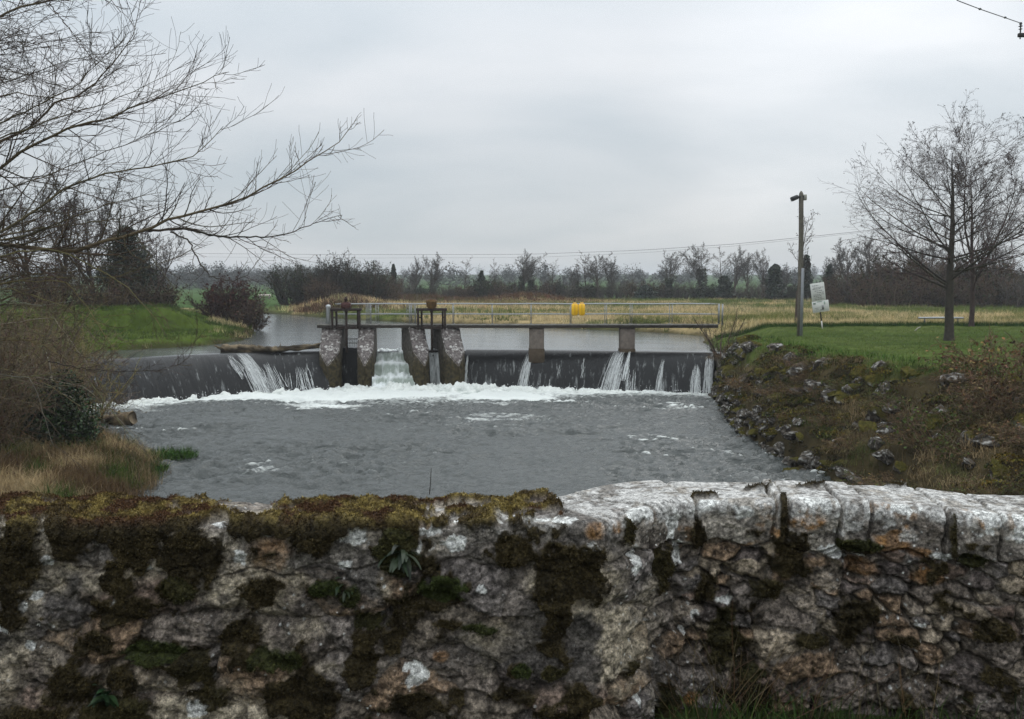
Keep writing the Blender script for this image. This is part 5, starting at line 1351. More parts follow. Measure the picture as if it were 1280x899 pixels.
bush(288, 402, 346, 76, 69, (0.050, 0.026, 0.024), (0.050, 0.022, 0.016), 2600, 'reddish-brown rounded bush at the river edge of the green mound', 806, None, thick=2.0, nst=60, dens=10)
bush(312, 410, 372, 38, 66, (0.055, 0.036, 0.028), (0.06, 0.04, 0.025), 900, 'small brown bush skirting the reddish bush at the waterline', 807, None, thick=1.6)
# dark ivy tree and bare trees behind the mound
root = empty('ivy_tree', (*at_y(160, 375, 72)[:2], ground_z(at_y(160, 375, 72)[0], 72)), 'dark green ivy-smothered tree behind the green mound', 'tree')
mb = MB(); mb.tube([(0, 0, -0.2), (0.1, 0, 3), (0, 0.1, 6.6)], [0.3, 0.24, 0.08], DK, 8); mb.build('trunk', M_bark, root)
rng = np.random.default_rng(811); mb = MB()
for (cx0, cz, rx_, rz_) in [(0, 5.6, 1.1, 1.0), (-0.6, 4.7, 1.4, 1.1), (0.7, 4.4, 1.2, 1.2), (0.2, 3.4, 1.6, 1.2), (1.2, 3.1, 1.1, 1.0), (-1.2, 3.3, 1.1, 1.1), (0.4, 2.2, 1.8, 1.1), (0.1, 6.4, 0.6, 0.6)]:
    n = 1500; q = norm(rng.normal(0, 1, (n, 3))) * rng.random((n, 1)) ** 0.4 * (0.7 + 0.6 * rng.random((n, 1)))
    leaves(mb, q * np.array([rx_, rx_, rz_]) + np.array([cx0, rng.uniform(-0.6, 0.6), cz]), 0.17, vary((0.016, 0.024, 0.010), n, 0.4, rng), rng, 0.8)
mb.build('crown', M_leaf, root)
tD = tree_meshes(455, 8.0, 0.16, 0.18, 26, 8, 5, 0.85, 0.42, 0.045, 0.08, 2.6, (0.055, 0.045, 0.038), (0.055, 0.045, 0.04), 3)
for k, (px, top, D, s, lab) in enumerate([(118, 262, 74, 1.0, 'bare grey tree beside the ivy-smothered tree, on its bank side'), (196, 300, 76, 1.0, 'low bare tree beside the ivy-smothered tree, on its river side'), (80, 255, 70, 1.0, 'bare spreading tree seen through the twigs farther along the bank from the ivy tree'), (40, 262, 66, 1.1, 'bare spreading tree half lost behind the limbs of the big near tree'), (148, 270, 77, 0.8, 'bare crown rising directly behind the ivy-smothered tree')]):
    p = at_y(px, 380, D); z = ground_z(p[0], D); hh = (352 - top) / F * D + EYE - z
    plant_tree(tD, p[0], D, lab, 'bare trees behind the mound', hh / 8 * s, k * 2.1, 'bare_tree', hh / 8, 'tree', z)
for k, (px, base, top, wpx, D, lab) in enumerate([(130, 388, 340, 80, 68, 'brown thicket at the foot of the ivy-smothered tree, bank side'), (196, 386, 345, 50, 71, 'brown thicket at the foot of the ivy-smothered tree, river side'), (60, 392, 330, 90, 62, 'brown thicket behind the near tangle, farthest up the bank')]):
    bush(px, base, top, wpx, D, BRN, (0.03, 0.024, 0.014), 1500, lab, 820 + k, 'thickets under the ivy tree', 'thicket', 2.0)

# ---- near-bank tangle
TB = (0.140, 0.106, 0.066); TT = (0.150, 0.104, 0.066); OL = (0.19, 0.155, 0.062)
for k, (px, D, wd, hh, c, lab) in enumerate([
        (-10, 27.0, 3.4, 5.6, TB, 'tall brown thicket at the picture edge above the dry grass'), (20, 31.0, 2.8, 5.2, TT, 'tall reddish-brown thicket directly behind the ivy bush'), (78, 33.0, 3.0, 4.4, OL, 'olive twiggy thicket above the ivy bush'),
        (-40, 24.5, 2.6, 4.4, TB, 'brown thicket just outside the dry grass, nearest the parapet'), (-45, 24.0, 2.0, 2.6, TT, 'low reddish thicket rising from the dry straw grass'), (95, 37.0, 3.0, 3.4, TB, 'brown thicket at the end of the curved weir'), (40, 38.0, 4.0, 5.0, OL, 'olive thicket on the bank behind the weir end'), (-30, 34, 4, 6.2, TB, 'tallest brown thicket, among the limbs of the big tree')]):
    p = at_y(px, 500, D)
    me = shrub_mesh(850 + k, wd, hh * 0.94, 44, 7, 5, c, mixc(np.array(c), np.array(TWIG), 0.25), 1.15, 0.55, leaf=(0.100, 0.080, 0.032), nleaf=900, lsize=0.07, base=0.42, droop=0.03)
    place('thicket', me, p[0], D, lab, 'thicket', 'thickets on the near bank')
p = on_z(86, 556, 0.5)
rng = np.random.default_rng(871); root = empty('ivy_bush', (p[0], p[1], ground_z(p[0], p[1])), 'dark glossy green ivy bush at the water edge beside the tree stump', 'bush')
me = shrub_mesh(872, 1.6, 1.7, 26, 5, 3, TB, TB, 1.0, 0.7); link('stems', me, root)
mb = MB()
for (cx0, cy0_, cz, r_) in [(-0.3, 0, 1.25, 0.65), (0.35, -0.1, 1.0, 0.62), (0.0, -0.2, 0.65, 0.75), (0.6, 0, 0.55, 0.5), (-0.6, 0, 0.7, 0.55), (0.1, 0.1, 1.6, 0.45)]:
    n = 1500; q = norm(rng.normal(0, 1, (n, 3))) * rng.random((n, 1)) ** 0.35 * (0.75 + 0.5 * rng.random((n, 1)))
    q = q * (0.55 + 0.9 * fbm(q[:, 0] * 3 + cz, q[:, 2] * 3 + q[:, 1] * 2, 874))[:, None]
    leaves(mb, q * r_ * 1.15 + np.array([cx0, cy0_ - 0.5, cz * 1.1]), 0.085, vary((0.020, 0.040, 0.009), n, 0.5, rng), rng, 0.85)
mb.build('leaves', M_leaf, root)
# forked dead pale branch in front of the ivy
mb = MB()
q = [at_y(64, 470, 26.2), at_y(67, 486, 26.2), at_y(75, 492, 26.1), at_y(88, 496, 26.0), at_y(94, 500, 26.0)]; q0 = q[0].copy(); mb.tube([v - q0 for v in q], [0.03, 0.028, 0.024, 0.018, 0.01], (0.30, 0.27, 0.21), 6)
q2 = [at_y(58, 440, 26.3), at_y(62, 455, 26.2), at_y(64, 470, 26.2)]; mb.tube([v - q0 for v in q2], [0.01, 0.02, 0.03], (0.28, 0.25, 0.19), 6)
o = mb.build('dead_branch', M_bark, None, False, q0); tag(o, 'pale crooked dead branch caught in front of the dark ivy bush', 'branch')

# ---- distant woods and hedges along the horizon (one mass)
rng = np.random.default_rng(881); mb = MB()
for k in range(520):
    D = rng.uniform(270, 760); x = rng.uniform(-0.62, 0.62) * D * (1.0 if rng.random() < 0.7 else 0.5) 
    if rng.random() < 0.35: x = rng.uniform(-0.40, -0.20) * D
    z = ground_z(x, D); hh = rng.uniform(4, 9.5); wd = rng.uniform(4, 9); n = 260
    q = norm(rng.normal(0, 1, (n, 3))) * rng.random((n, 1)) ** 0.5
    q = q * np.array([wd / 2, wd / 2, hh * 0.55]) + np.array([x, D, z + hh * 0.45]); q[:, 2] = np.maximum(q[:, 2], z)
    c = (0.028, 0.026, 0.022) if rng.random() < 0.75 else (0.018, 0.026, 0.015)
    leaves(mb, q, rng.uniform(0.5, 0.9), vary(c, n, 0.25, rng), rng, 0.5)
o = mb.build('distant_woods', M_leaf); tag(o, kind='stuff')
# ------------------------------------------------------------------ ground cover
def scatter(n, xr, yr, rng, keep):
    x = rng.uniform(*xr, n); y = rng.uniform(*yr, n); X2 = x[None]; Y2 = y[None]
    z = terrain(X2, Y2)[0]
    m = keep(x, y, z, poly_sd(X2, Y2, LOW)[0], poly_sd(X2, Y2, UPP)[0])
    return np.stack([x, y, z], 1)[m]
def tussocks(mb, C, per, H, W, rad, cols, rng, lean=0.45, seg=2):
    n = len(C) * per; P = np.repeat(C, per, axis=0) + np.concatenate([rng.normal(0, 1, (n, 2)) * rad, np.zeros((n, 1)) - 0.03], 1)
    hh = np.repeat(rng.uniform(0.6, 1.3, len(C)), per) * H * rng.uniform(0.5, 1.1, n)
    cc = np.repeat(cols, per, axis=0) * rng.uniform(0.7, 1.3, (n, 1))
    blades(mb, P, hh, W, cc, rng, lean, None, seg)
rng = np.random.default_rng(901)
STRAW = (0.58, 0.46, 0.26); GREEN = (0.045, 0.088, 0.016); OLIVE = (0.095, 0.095, 0.032)
# mown lawn
mb = MB()
C = scatter(90000, (9, 44), (23, 53), rng, lambda x, y, z, dl, du: (dl > WD(y) - 0.3) & (x / y < 0.66))
blades(mb, C, rng.uniform(0.04, 0.10, len(C)), 0.012, vary((0.074, 0.102, 0.024), len(C), 0.30, rng) * (0.72 + 0.6 * fbm(C[:, 0] * 0.35, C[:, 1] * 0.35, 914))[:, None], rng, 0.6, None, 1)
# longer fringe along the top of the bank
C = scatter(26000, (8.5, 26), (20, 50), rng, lambda x, y, z, dl, du: (dl > WD(y) - 0.9) & (dl < WD(y) + 0.9) & (x / y < 0.68))
blades(mb, C, rng.uniform(0.12, 0.34, len(C)), 0.014, vary((0.046, 0.088, 0.014), len(C), 0.35, rng), rng, 0.5)
# unmown edge of the lawn
C = scatter(26000, (9, 44), (50.4, 52.6), rng, lambda x, y, z, dl, du: (x / y < 0.64) & (du > 0.5))
blades(mb, C, rng.uniform(0.1, 0.34, len(C)), 0.016, vary((0.034, 0.066, 0.014), len(C), 0.3, rng), rng, 0.4, None, 1)
# mound upstream
C = scatter(70000, (-46, -14), (40, 82), rng, lambda x, y, z, dl, du: (z > 1.9) & (dl > 0.5))
g1 = fbm(C[:, 0] * 0.5, C[:, 1] * 0.5, 902)
blades(mb, C, rng.uniform(0.08, 0.20, len(C)) + 0.25 * ss(0.55, 0.75, fbm(C[:, 0] * 0.9, C[:, 1] * 0.9, 913)), 0.02, mixc((0.044, 0.070, 0.013), (0.090, 0.125, 0.026), ss(0.3, 0.7, g1)) * rng.uniform(0.7, 1.3, (len(C), 1)), rng, 0.55, None, 1)
# rank green clump in the shallows by the near bank
C = scatter(9000, (-11.6, -8.6), (23.5, 28.5), rng, lambda x, y, z, dl, du: (np.hypot((x + 10.35) / 0.95, (y - 27.2) / 0.7) < 1) | (np.hypot((x + 10.6) / 1.0, (y - 25.2) / 0.8) < 1))
C[:, 2] = np.maximum(C[:, 2], 0.0) + 0.05
blades(mb, C, rng.uniform(0.12, 0.38, len(C)), 0.016, vary((0.038, 0.078, 0.014), len(C), 0.35, rng), rng, 0.6)
C = scatter(420, (-40, -14), (46, 80), rng, lambda x, y, z, dl, du: (z > 1.85) & (du > 0.2) & (dl > 1))
tussocks(mb, C, 60, 0.34, 0.02, 0.28, vary((0.040, 0.058, 0.016), len(C), 0.35, rng), rng, 0.7, 1)
o = mb.build('grass', M_blade); tag(o, kind='stuff')
# straw and sedge tussocks
mb = MB()
C = scatter(3600, (8, 52), (51.8, 76), rng, lambda x, y, z, dl, du: (x / y < 0.66) & (du > 1.2))
k = ss(0.42, 0.56, fbm(C[:, 0] * 0.16, C[:, 1] * 0.3, 903)); c = mixc(STRAW, (0.16, 0.17, 0.05), np.where(C[:, 1] < 57, k * 0.35, np.clip(k * 1.4, 0, 1)))
tussocks(mb, C, 22, 0.62, 0.022, 0.22, c, rng, 0.5)
C = scatter(9000, (-20, 90), (66, 148), rng, lambda x, y, z, dl, du: (np.abs(x / y) < 0.66) & (du > 0.4) & (z > 1.6))
n1_ = fbm(C[:, 0] * 0.10, C[:, 1] * 0.13, 904); c = mixc((0.12, 0.155, 0.042), STRAW, ss(0.52, 0.66, n1_ + 0.10 * (rng.random(len(C)) - 0.5)))
tussocks(mb, C, 14, 0.5, 0.045, 0.35, c * 0.9, rng, 0.55, 1)
# straw along the far waterline and on the old mounds
C = scatter(5000, (-40, 14), (48, 112), rng, lambda x, y, z, dl, du: (du > 0.05) & (du < 2.4) & (x > -24 + 0 * y) & (y > 55))
kk = ss(0.45, 0.6, fbm(C[:, 0] * 0.2, C[:, 1] * 0.2, 905)); c = mixc((0.06, 0.085, 0.026), STRAW, kk)
tussocks(mb, C, 14, 0.5, 0.035, 0.25, c, rng, 0.45, 1)
for (x0, y0, sx, sy, n, cc) in [(-18.5, 96, 3.6, 2.6, 500, (0.085, 0.045, 0.026)), (-13, 98, 5, 2, 420, STRAW), (2, 129, 5, 3, 420, (0.12, 0.065, 0.038)), (-14, 127, 6, 3, 420, (0.11, 0.062, 0.038)), (-8, 110, 7, 4, 420, (0.26, 0.19, 0.10))]:
    x = rng.normal(x0, sx, n); y = rng.normal(y0, sy, n); z = terrain(x[None], y[None])[0]; m = poly_sd(x[None], y[None], UPP)[0] > 0.5
    C = np.stack([x, y, z], 1)[m]; tussocks(mb, C, 14, 0.75, 0.05, 0.35, vary(cc, len(C), 0.25, rng), rng, 0.6, 1)
C = scatter(2600, (-28, -14), (44, 82), rng, lambda x, y, z, dl, du: (du > -0.15) & (du < 0.7) & (dl > 1))
tussocks(mb, C, 14, 0.34, 0.03, 0.22, vary((0.10, 0.075, 0.038), len(C), 0.4, rng), rng, 0.8, 1)
# dry grass on the near left bank
C = scatter(7000, (-21, -8.2), (18, 33), rng, lambda x, y, z, dl, du: (dl > 0.15) & (dl < 6.5) & (z < 2.2))
kk = fbm(C[:, 0] * 0.8, C[:, 1] * 0.8, 906); c = mixc((0.13, 0.085, 0.045), (0.42, 0.32, 0.18), ss(0.38, 0.60, kk)); c = mixc(c, (0.06, 0.10, 0.02), ss(0.62, 0.7, fbm(C[:, 0] * 0.9, C[:, 1] * 0.7, 907)))
tussocks(mb, C, 22, 0.55, 0.011, 0.14, c, rng, 0.55)
# dead grass and sedge on the stone bank
C = scatter(9500, (7.8, 22), (16.5, 45), rng, lambda x, y, z, dl, du: (dl > 0.5) & (dl < WD(y) - 0.25) & (x / y < 0.72))
kk = fbm(C[:, 0] * 0.7, C[:, 1] * 0.5, 908); dl = poly_sd(C[None, :, 0], C[None, :, 1], LOW)[0]
c = mixc((0.060, 0.044, 0.022), (0.24, 0.175, 0.095), ss(0.45, 0.68, kk)); c = mixc(c, (0.050, 0.075, 0.018), ss(0.50, 0.62, fbm(C[:, 0] * 0.9 + 7, C[:, 1] * 0.7, 909)) * 0.8)
keep = rng.random(len(C)) < 0.34 + 0.6 * ss(0.36, 0.55, kk)
tussocks(mb, C[keep], 26, 0.28, 0.012, 0.16, c[keep], rng, 0.8)
o = mb.build('dry_grass', M_blade); tag(o, kind='stuff')

# ------------------------------------------------------------------ stones and brambles of the right bank
def rock_mesh(seed, mossy):
    rng = np.random.default_rng(seed); bm = bmesh.new(); bmesh.ops.create_icosphere(bm, subdivisions=4, radius=0.5)
    V = np.array([v.co[:] for v in bm.verts]); dirs = norm(V)
    for _ in range(15):
        n_ = norm(rng.normal(0, 1, 3)); o_ = rng.uniform(0.20, 0.40); d = V @ n_ - o_; V = V - np.clip(d, 0, None)[:, None] * n_ * 0.9
    V = V + dirs * ((fbm(dirs[:, 0] * 3 + seed, dirs[:, 1] * 3 + dirs[:, 2] * 2, seed, 4)[:, None] - 0.5) * 0.16)
    V[:, 2] *= 0.72
    c = mixc((0.024, 0.021, 0.018), (0.105, 0.092, 0.076), ss(0.3, 0.7, fbm(dirs[:, 0] * 5, dirs[:, 2] * 5 + dirs[:, 1] * 4, seed + 1)))
    c = mixc(c, (0.36, 0.35, 0.325), ss(0.60, 0.68, fbm(dirs[:, 0] * 3.2 + 4, dirs[:, 1] * 3.2 + dirs[:, 2] * 3, seed + 2, 5, 0.6)) * 0.9)
    if mossy: c = mixc(c, mixc((0.030, 0.032, 0.010), (0.095, 0.078, 0.020), fbm(dirs[:, 0] * 8, dirs[:, 1] * 8, seed + 3)), ss(-0.1, 0.35, dirs[:, 2] + 0.8 * (fbm(dirs[:, 0] * 3, dirs[:, 1] * 3, seed + 4) - 0.5)))
    f = np.array([[v.index for v in q.verts] for q in bm.faces]); bm.free()
    return mesh_data('rock', V, f, c, None, True, M_stone)
rocks = [rock_mesh(920 + i, i >= 5) for i in range(9)]
rng = np.random.default_rng(931)
low_r = np.array(LOW_R)
kept = []
for row, (zr, off, n) in enumerate([(0.02, 0.02, 46), (0.38, 0.12, 44), (0.74, 0.24, 40), (1.06, 0.42, 30), (1.30, 0.75, 20)]):
    for y in np.linspace(19.0, 43.5, n) + rng.normal(0, 0.12, n):
        if row > 2 and fbm(np.array([y * 0.5]), np.array([row * 3.0]), 933)[0] < 0.44: continue
        w_ = 1 + 1.4 * (1 - float(ss(23, 28, y)))
        x = np.interp(y, low_r[:, 1], low_r[:, 0]) + off * w_ + rng.normal(0, 0.07)
        gz_ = ground_z(x, y)
        z = zr + rng.normal(0, 0.06) if y > 27 else gz_
        if z > gz_ + 0.22: z = gz_ + 0.1
        kept.append(np.array([x, y, max(z, gz_ - 0.12)]))
low_n = len(kept)
for _ in range(128):
    y = rng.uniform(20.5, 42.5); x = np.interp(y, low_r[:, 1], low_r[:, 0]) + rng.uniform(0.35, 0.85) ** 1.2 * WD(y)
    kept.append(np.array([x, y, ground_z(x, y) - 0.06]))
for k, q in enumerate(kept):
    i = int(rng.integers(0, 9)); s = rng.uniform(0.42, 0.82)
    if k >= low_n: s = rng.uniform(0.40, 1.15); i = int(rng.choice([0, 1, 2, 3, 4, 5, 6, 7, 8, 5, 6, 7, 8, 6, 8]))
    o = link('bank_stone', rocks[i], None, (q[0], q[1], q[2])); o.scale = (s, s * rng.uniform(0.7, 1.1), s * rng.uniform(0.7, 1.1)); o.rotation_euler = (rng.uniform(-0.4, 0.4), rng.uniform(-0.4, 0.4), rng.uniform(0, 6.28))
    if i < 5: tag(o, 'bare grey tumbled stone with white lichen spots in the steep bank beside the pool', 'stone', 'bare stones of the steep bank')
    else: tag(o, 'tumbled stone capped with yellow-green moss in the steep bank beside the pool', 'stone', 'mossy stones of the steep bank')
p = on_z(156, 566, 0.1)
o = link('boulder', rocks[1], None, (p[0], p[1], 0.12)); o.scale = (1.0, 0.8, 0.85); tag(o, 'low dark boulder at the waterline below the ivy bush', 'boulder')
# brambles
bc = [(0.120, 0.080, 0.048), (0.150, 0.104, 0.060), (0.088, 0.064, 0.036)]
bm_ = [shrub_mesh(940 + i, 1.5, 0.9, 40, 6, 4, bc[i % 3], bc[(i + 1) % 3], 0.9, 1.1, leaf=[(0.14, 0.090, 0.040), (0.060, 0.075, 0.020), (0.095, 0.060, 0.030)][i % 3], nleaf=900, lsize=0.06, base=0.45, droop=0.10) for i in range(6)]
BL = ['low arching brown bramble mound on the steep stony bank', 'low bramble mound with dull green leaves on the steep stony bank', 'low dark reddish bramble mound on the steep stony bank']
C = scatter(600, (8.2, 20), (17.5, 44), rng, lambda x, y, z, dl, du: (dl > 0.6) & (dl < WD(y) - 0.6) & (x / y < 0.72))
kept = []
for q in C:
    if len(kept) >= 58: break
    if all(np.hypot(q[0] - k_[0], q[1] - k_[1]) > 0.9 for k_ in kept): kept.append(q)
for k, q in enumerate(kept):
    i = k % 6; s = rng.uniform(0.55, 1.15)
    o = place('bramble', bm_[i], q[0], q[1], BL[i % 3], 'bramble', ['brown brambles', 'green-leaved brambles', 'reddish brambles'][i % 3] + ' of the steep bank', s, rng.uniform(0, 6.28), None, s * 0.5)
for k, (px, py, z_, s, lab) in enumerate([(1262, 540, 1.2, 1.9, 'big reddish bramble bank at the picture edge above the white coping'), (1180, 600, 0.5, 1.5, 'brown bramble mound low on the bank just above the coping'), (1275, 590, 0.7, 1.6, 'brown bramble mound in the lowest corner of the bank beside the parapet')]):
    p = on_z(px, py, z_); place('bramble', bm_[k], p[0], p[1], lab, 'bramble', None, s, k * 1.1)
# moss cushions over the stones
mb = MB(); rng = np.random.default_rng(951)
C = scatter(3000, (8.0, 17), (18, 44), rng, lambda x, y, z, dl, du: (dl > 0.15) & (dl < np.minimum(3.2, WD(y))) & (fbm(x * 0.6, y * 0.45, 952) > 0.52))[:620]
for q in C:
    n = 90; r_ = rng.uniform(0.12, 0.34); v = norm(rng.normal(0, 1, (n, 3))) * np.array([r_, r_, r_ * 0.55]); v[:, 2] = np.abs(v[:, 2])
    c = [(0.115, 0.088, 0.018), (0.055, 0.062, 0.016), (0.040, 0.034, 0.017), (0.085, 0.066, 0.022)][int(rng.integers(0, 4))]
    leaves(mb, v + q, 0.055, vary(c, n, 0.3, rng), rng, 0.9)
o = mb.build('bank_moss', M_moss); tag(o, kind='stuff')

# ------------------------------------------------------------------ lamp pole, sign, rail, trough, power lines
p = on_z(999, 420, 2.80); gz = ground_z(p[0], p[1])
lp = empty('lamp_pole', (p[0], p[1], gz), 'weathered wooden pole with floodlight on top and grey steel conduit down its side', 'pole')
mb = MB(); mb.tube([(0.02, 0, -0.2), (0.0, 0, 1.5), (-0.03, 0, 4.5), (-0.08, 0, 6.45), (-0.08, 0, 6.52), (-0.082, 0, 6.62)], [0.125, 0.12, 0.112, 0.105, 0.09, 0.03], (0.135, 0.122, 0.10), 12); mb.build('post', M_bark, lp)
mb = MB(); mb.box((0.045, -0.13, 1.5), (0.13, 0.06, 3.25), (0.24, 0.25, 0.26), None, 0.012); mb.build('conduit', M_galv, lp)
mb = MB(); mb.box((-0.13, -0.06, 6.36), (0.34, 0.07, 0.07), (0.05, 0.05, 0.05)); br = mb.build('bracket', M_iron, lp)
mb = MB(); rot = Matrix.Rotation(math.radians(-22), 4, 'Y')
mb.box((-0.40, -0.06, 6.30), (0.34, 0.24, 0.20), (0.035, 0.035, 0.037), rot, 0.04); fl = mb.build('floodlight', M_paint, lp)
mb = MB(); mb.box((-0.41, -0.06, 6.185), (0.30, 0.20, 0.015), (0.30, 0.31, 0.32), rot); mb.build('lens', M_plastic, fl)
mb = MB(); mb.box((0.09, -0.03, 6.33), (0.13, 0.16, 0.26), (0.30, 0.29, 0.25), None, 0.02); mb.build('junction_box', M_paint, lp)

p = on_z(1028, 411, 2.80); gz = ground_z(p[0], p[1])
sg = empty('notice_sign', (p[0], p[1], gz), 'leaning notice sign of two white boards on a thin black and white post', 'sign')
tilt = math.radians(-8.5); R4 = Matrix.Rotation(tilt, 4, 'Y')
def tpt(x, y, z): v = R4 @ Vector((x, y, z)); return (v.x, v.y, v.z)
mb = MB(); mb.tube([tpt(0, 0, -0.1), tpt(0, 0, 0.42)], 0.035, (0.55, 0.53, 0.48), 8); mb.build('post_foot', M_paint, sg)
mb = MB(); mb.tube([tpt(0, 0, 0.42), tpt(0, 0, 2.5)], 0.035, (0.025, 0.024, 0.024), 8); mb.build('post', M_paint, sg)
wht = (0.60, 0.60, 0.57)
def board(x0, z0, w_, h_, marks, name):
    mb = MB(); mb.box(tpt(x0, -0.06, z0), (w_, 0.03, h_), wht, R4, 0.006)
    b = mb.build(name, M_paint, sg)
    mb = MB()
    for (mx_, mz, mw, mh, c) in marks: mb.box(tpt(x0 + mx_ * w_, -0.079, z0 + mz * h_), (mw * w_, 0.006, mh * h_), c, R4)
    mb.build('lettering', M_paint, b)
tx_ = (0.13, 0.13, 0.13)
rng = np.random.default_rng(971)
marks = []
for z_, a, b in [(0.36, -0.36, 0.05), (0.24, -0.30, 0.36), (0.17, -0.38, 0.2), (0.06, -0.24, 0.24), (-0.04, -0.1, 0.3), (-0.14, -0.34, 0.36), (-0.22, -0.36, 0.2), (-0.31, -0.26, 0.24), (-0.40, -0.28, 0.28)]:
    x = a
    while x < b:
        w1 = rng.uniform(0.05, 0.16); marks.append((x + w1 / 2, z_ + rng.uniform(-0.006, 0.006), w1, 0.028, tx_)); x += w1 + 0.035
board(-0.02, 1.97, 0.74, 0.96, marks, 'upper_board')
marks = [(-0.36, 0.32, 0.16, 0.13, (0.16, 0.22, 0.18)), (-0.05, 0.43, 0.30, 0.05, (0.10, 0.22, 0.13)), (0.25, 0.28, 0.06, 0.26, (0.30, 0.42, 0.34)), (0.12, -0.10, 0.13, 0.34, (0.20, 0.20, 0.20)), (0.06, -0.30, 0.22, 0.09, (0.24, 0.24, 0.23)), (-0.25, -0.1, 0.22, 0.04, (0.34, 0.34, 0.32)), (-0.22, -0.24, 0.18, 0.04, (0.34, 0.34, 0.32))]
board(0.03, 1.19, 0.88, 0.60, marks, 'lower_board')

p0 = on_z(1148, 402, 3.05); p1 = on_z(1204, 402, 3.05); gz = ground_z(p0[0], p0[1]); L = float(np.linalg.norm(p1 - p0))
rl = empty('pipe_rail', (p0[0], p0[1], gz), 'low grey metal pipe rail on short legs passing behind the larger alder trunk', 'rail')
mb = MB(); mb.tube([(0, 0, 0.42), (L / 2, 0, 0.43), (L, 0, 0.42)], 0.055, (0.36, 0.38, 0.39), 8); mb.build('bar', M_galv, rl)
for x in (0.35, L - 0.3):
    mb = MB(); mb.tube([(x, 0, -0.1), (x, 0, 0.41)], 0.04, (0.10, 0.10, 0.10), 6); mb.build('leg', M_iron, rl)
p = on_z(1146, 413, 2.85); mb = MB(); mb.tube([(-0.12, 0, 0.0), (0.12, 0.1, 0.16), (0.24, 0.14, 0.20)], [0.03, 0.03, 0.02], (0.34, 0.32, 0.27), 6); o = mb.build('fallen_stick', M_bark, None, False, (p[0], p[1], ground_z(p[0], p[1]))); tag(o, 'short pale stick lying on the lawn near the end of the pipe rail', 'stick')

p = at_y(331, 376, 150); gz = ground_z(p[0], 150)
tr = empty('feed_trough', (p[0], 150, gz), 'tiny pale trough far off in the green pasture beyond the reddish bush', 'trough')
mb = MB(); mb.box((0, 0, 0.62), (1.9, 0.6, 0.30), (0.55, 0.48, 0.42), None, 0.04); mb.build('basin', M_concrete, tr)
for x in (-0.75, 0.75):
    mb = MB(); mb.box((x, 0, 0.22), (0.14, 0.5, 0.55), (0.3, 0.27, 0.24)); mb.build('leg', M_concrete, tr)

# near line: crossarm pole standing just beyond the frame, cable with two dampers
zb = ground_z(15.1, 25)
pw = empty('utility_pole', (15.1, 25, zb), 'utility pole crossarm end carrying a cable on a ribbed insulator against the sky', 'pole')
def rel(px, py, y): return at_y(px, py, y) - np.array([15.1, 25, zb])
mb = MB(); mb.tube([(0, 0, -0.3), (0, 0, 6), (0, 0, rel(1276, 20, 25)[2])], [0.17, 0.15, 0.12], (0.10, 0.08, 0.06), 12); mb.build('post', M_bark, pw)
a = rel(1275, 44, 25); mb = MB(); mb.box(((a[0] + 1.0) / 2 - 0.0, 0, a[2]), (1.0 - a[0] + 0.1, 0.09, 0.10), (0.04, 0.037, 0.035), None, 0.01); mb.build('crossarm', M_iron, pw)
t0 = rel(1276, 29, 25); b0_ = rel(1275.5, 49, 25)
mb = MB()
zz = [b0_[2], a[2] + 0.03, a[2] + 0.06, lerp(a[2], t0[2], .45), lerp(a[2], t0[2], .5), lerp(a[2], t0[2], .56), lerp(a[2], t0[2], .68), lerp(a[2], t0[2], .74), lerp(a[2], t0[2], .8), t0[2] - 0.02, t0[2] + 0.02]
mb.tube([(t0[0], 0, z) for z in zz], [0.015, 0.02, 0.018, 0.018, 0.055, 0.018, 0.018, 0.06, 0.02, 0.04, 0.03], (0.05, 0.05, 0.048), 10); mb.build('insulator', M_plastic, pw)
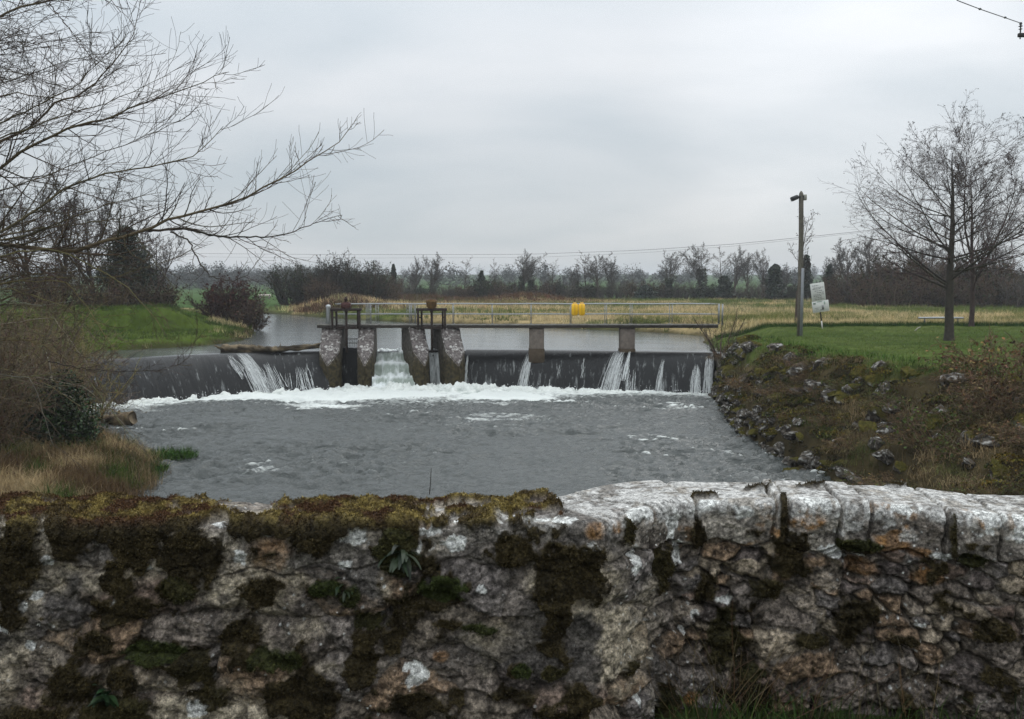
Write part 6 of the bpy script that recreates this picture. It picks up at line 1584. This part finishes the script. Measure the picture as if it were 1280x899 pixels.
cab = [at_y(1276, 29, 25), at_y(1225, 11.5, 22.3), at_y(1195, 0, 20.6), np.array([5.5, 14.5, 11.35]), np.array([-3.5, 4, 11.2]), np.array([-30, -27, 14])]
P, _ = resample(cab, 60); mb = MB(); mb.tube(P - cab[0], 0.011, (0.05, 0.05, 0.05), 5); o = mb.build('overhead_cable', M_plastic, None, False, cab[0]); tag(o, 'overhead cable rising from the crossarm insulator, with two small dark dampers', 'cable')
for px, py, y in ((1225, 11.3, 22.3), (1256.5, 22, 23.9)):
    q = at_y(px, py, y) - cab[0]; mb = MB(); mb.tube([q - np.array([0.045, 0.04, 0.012]), q - np.array([0.02, 0.02, 0.006]), q + np.array([0.02, 0.02, 0.006]), q + np.array([0.045, 0.04, 0.012])], [0.012, 0.028, 0.028, 0.012], (0.04, 0.04, 0.04), 6); mb.build('damper', M_plastic, o)
for dy, lab in ((0, 'upper of two thin far power wires sagging across the sky above the field'), (4.2, 'lower of two thin far power wires sagging across the sky above the field')):
    pts = [at_y(-160, 312 + dy, 215), at_y(200, 316.5 + dy, 175), at_y(430, 318.5 + dy, 155), at_y(660, 318 + dy, 140), at_y(800, 313 + dy * 0.8, 126), at_y(920, 305 + dy * 0.6, 115), at_y(1060, 291 + dy * 0.4, 103), at_y(1400, 250, 85)]
    P, _ = resample(pts, 60); mb = MB(); mb.tube(P - pts[0], 0.022 if dy == 0 else 0.013, (0.10, 0.10, 0.11), 4); o = mb.build('power_wire', M_plastic, None, False, pts[0]); tag(o, lab, 'wire', 'far power wires')

# ------------------------------------------------------------------ damp air
m = bpy.data.materials.new('haze'); m.use_nodes = True; nt = m.node_tree; nt.nodes.remove(nt.nodes['Principled BSDF'])
pv = nt.nodes.new('ShaderNodeVolumePrincipled'); pv.inputs['Density'].default_value = 0.00045; pv.inputs['Color'].default_value = (0.88, 0.92, 0.96, 1); pv.inputs['Anisotropy'].default_value = 0.0
nt.links.new(pv.outputs[0], nt.nodes['Material Output'].inputs['Volume'])
zmax = 30.0
mb = MB(); mb.box((0, 1250, (zmax - 3.0) / 2), (4200, 3400, zmax + 3.0), (1, 1, 1)); o = mb.build('haze', m); tag(o, kind='stuff')
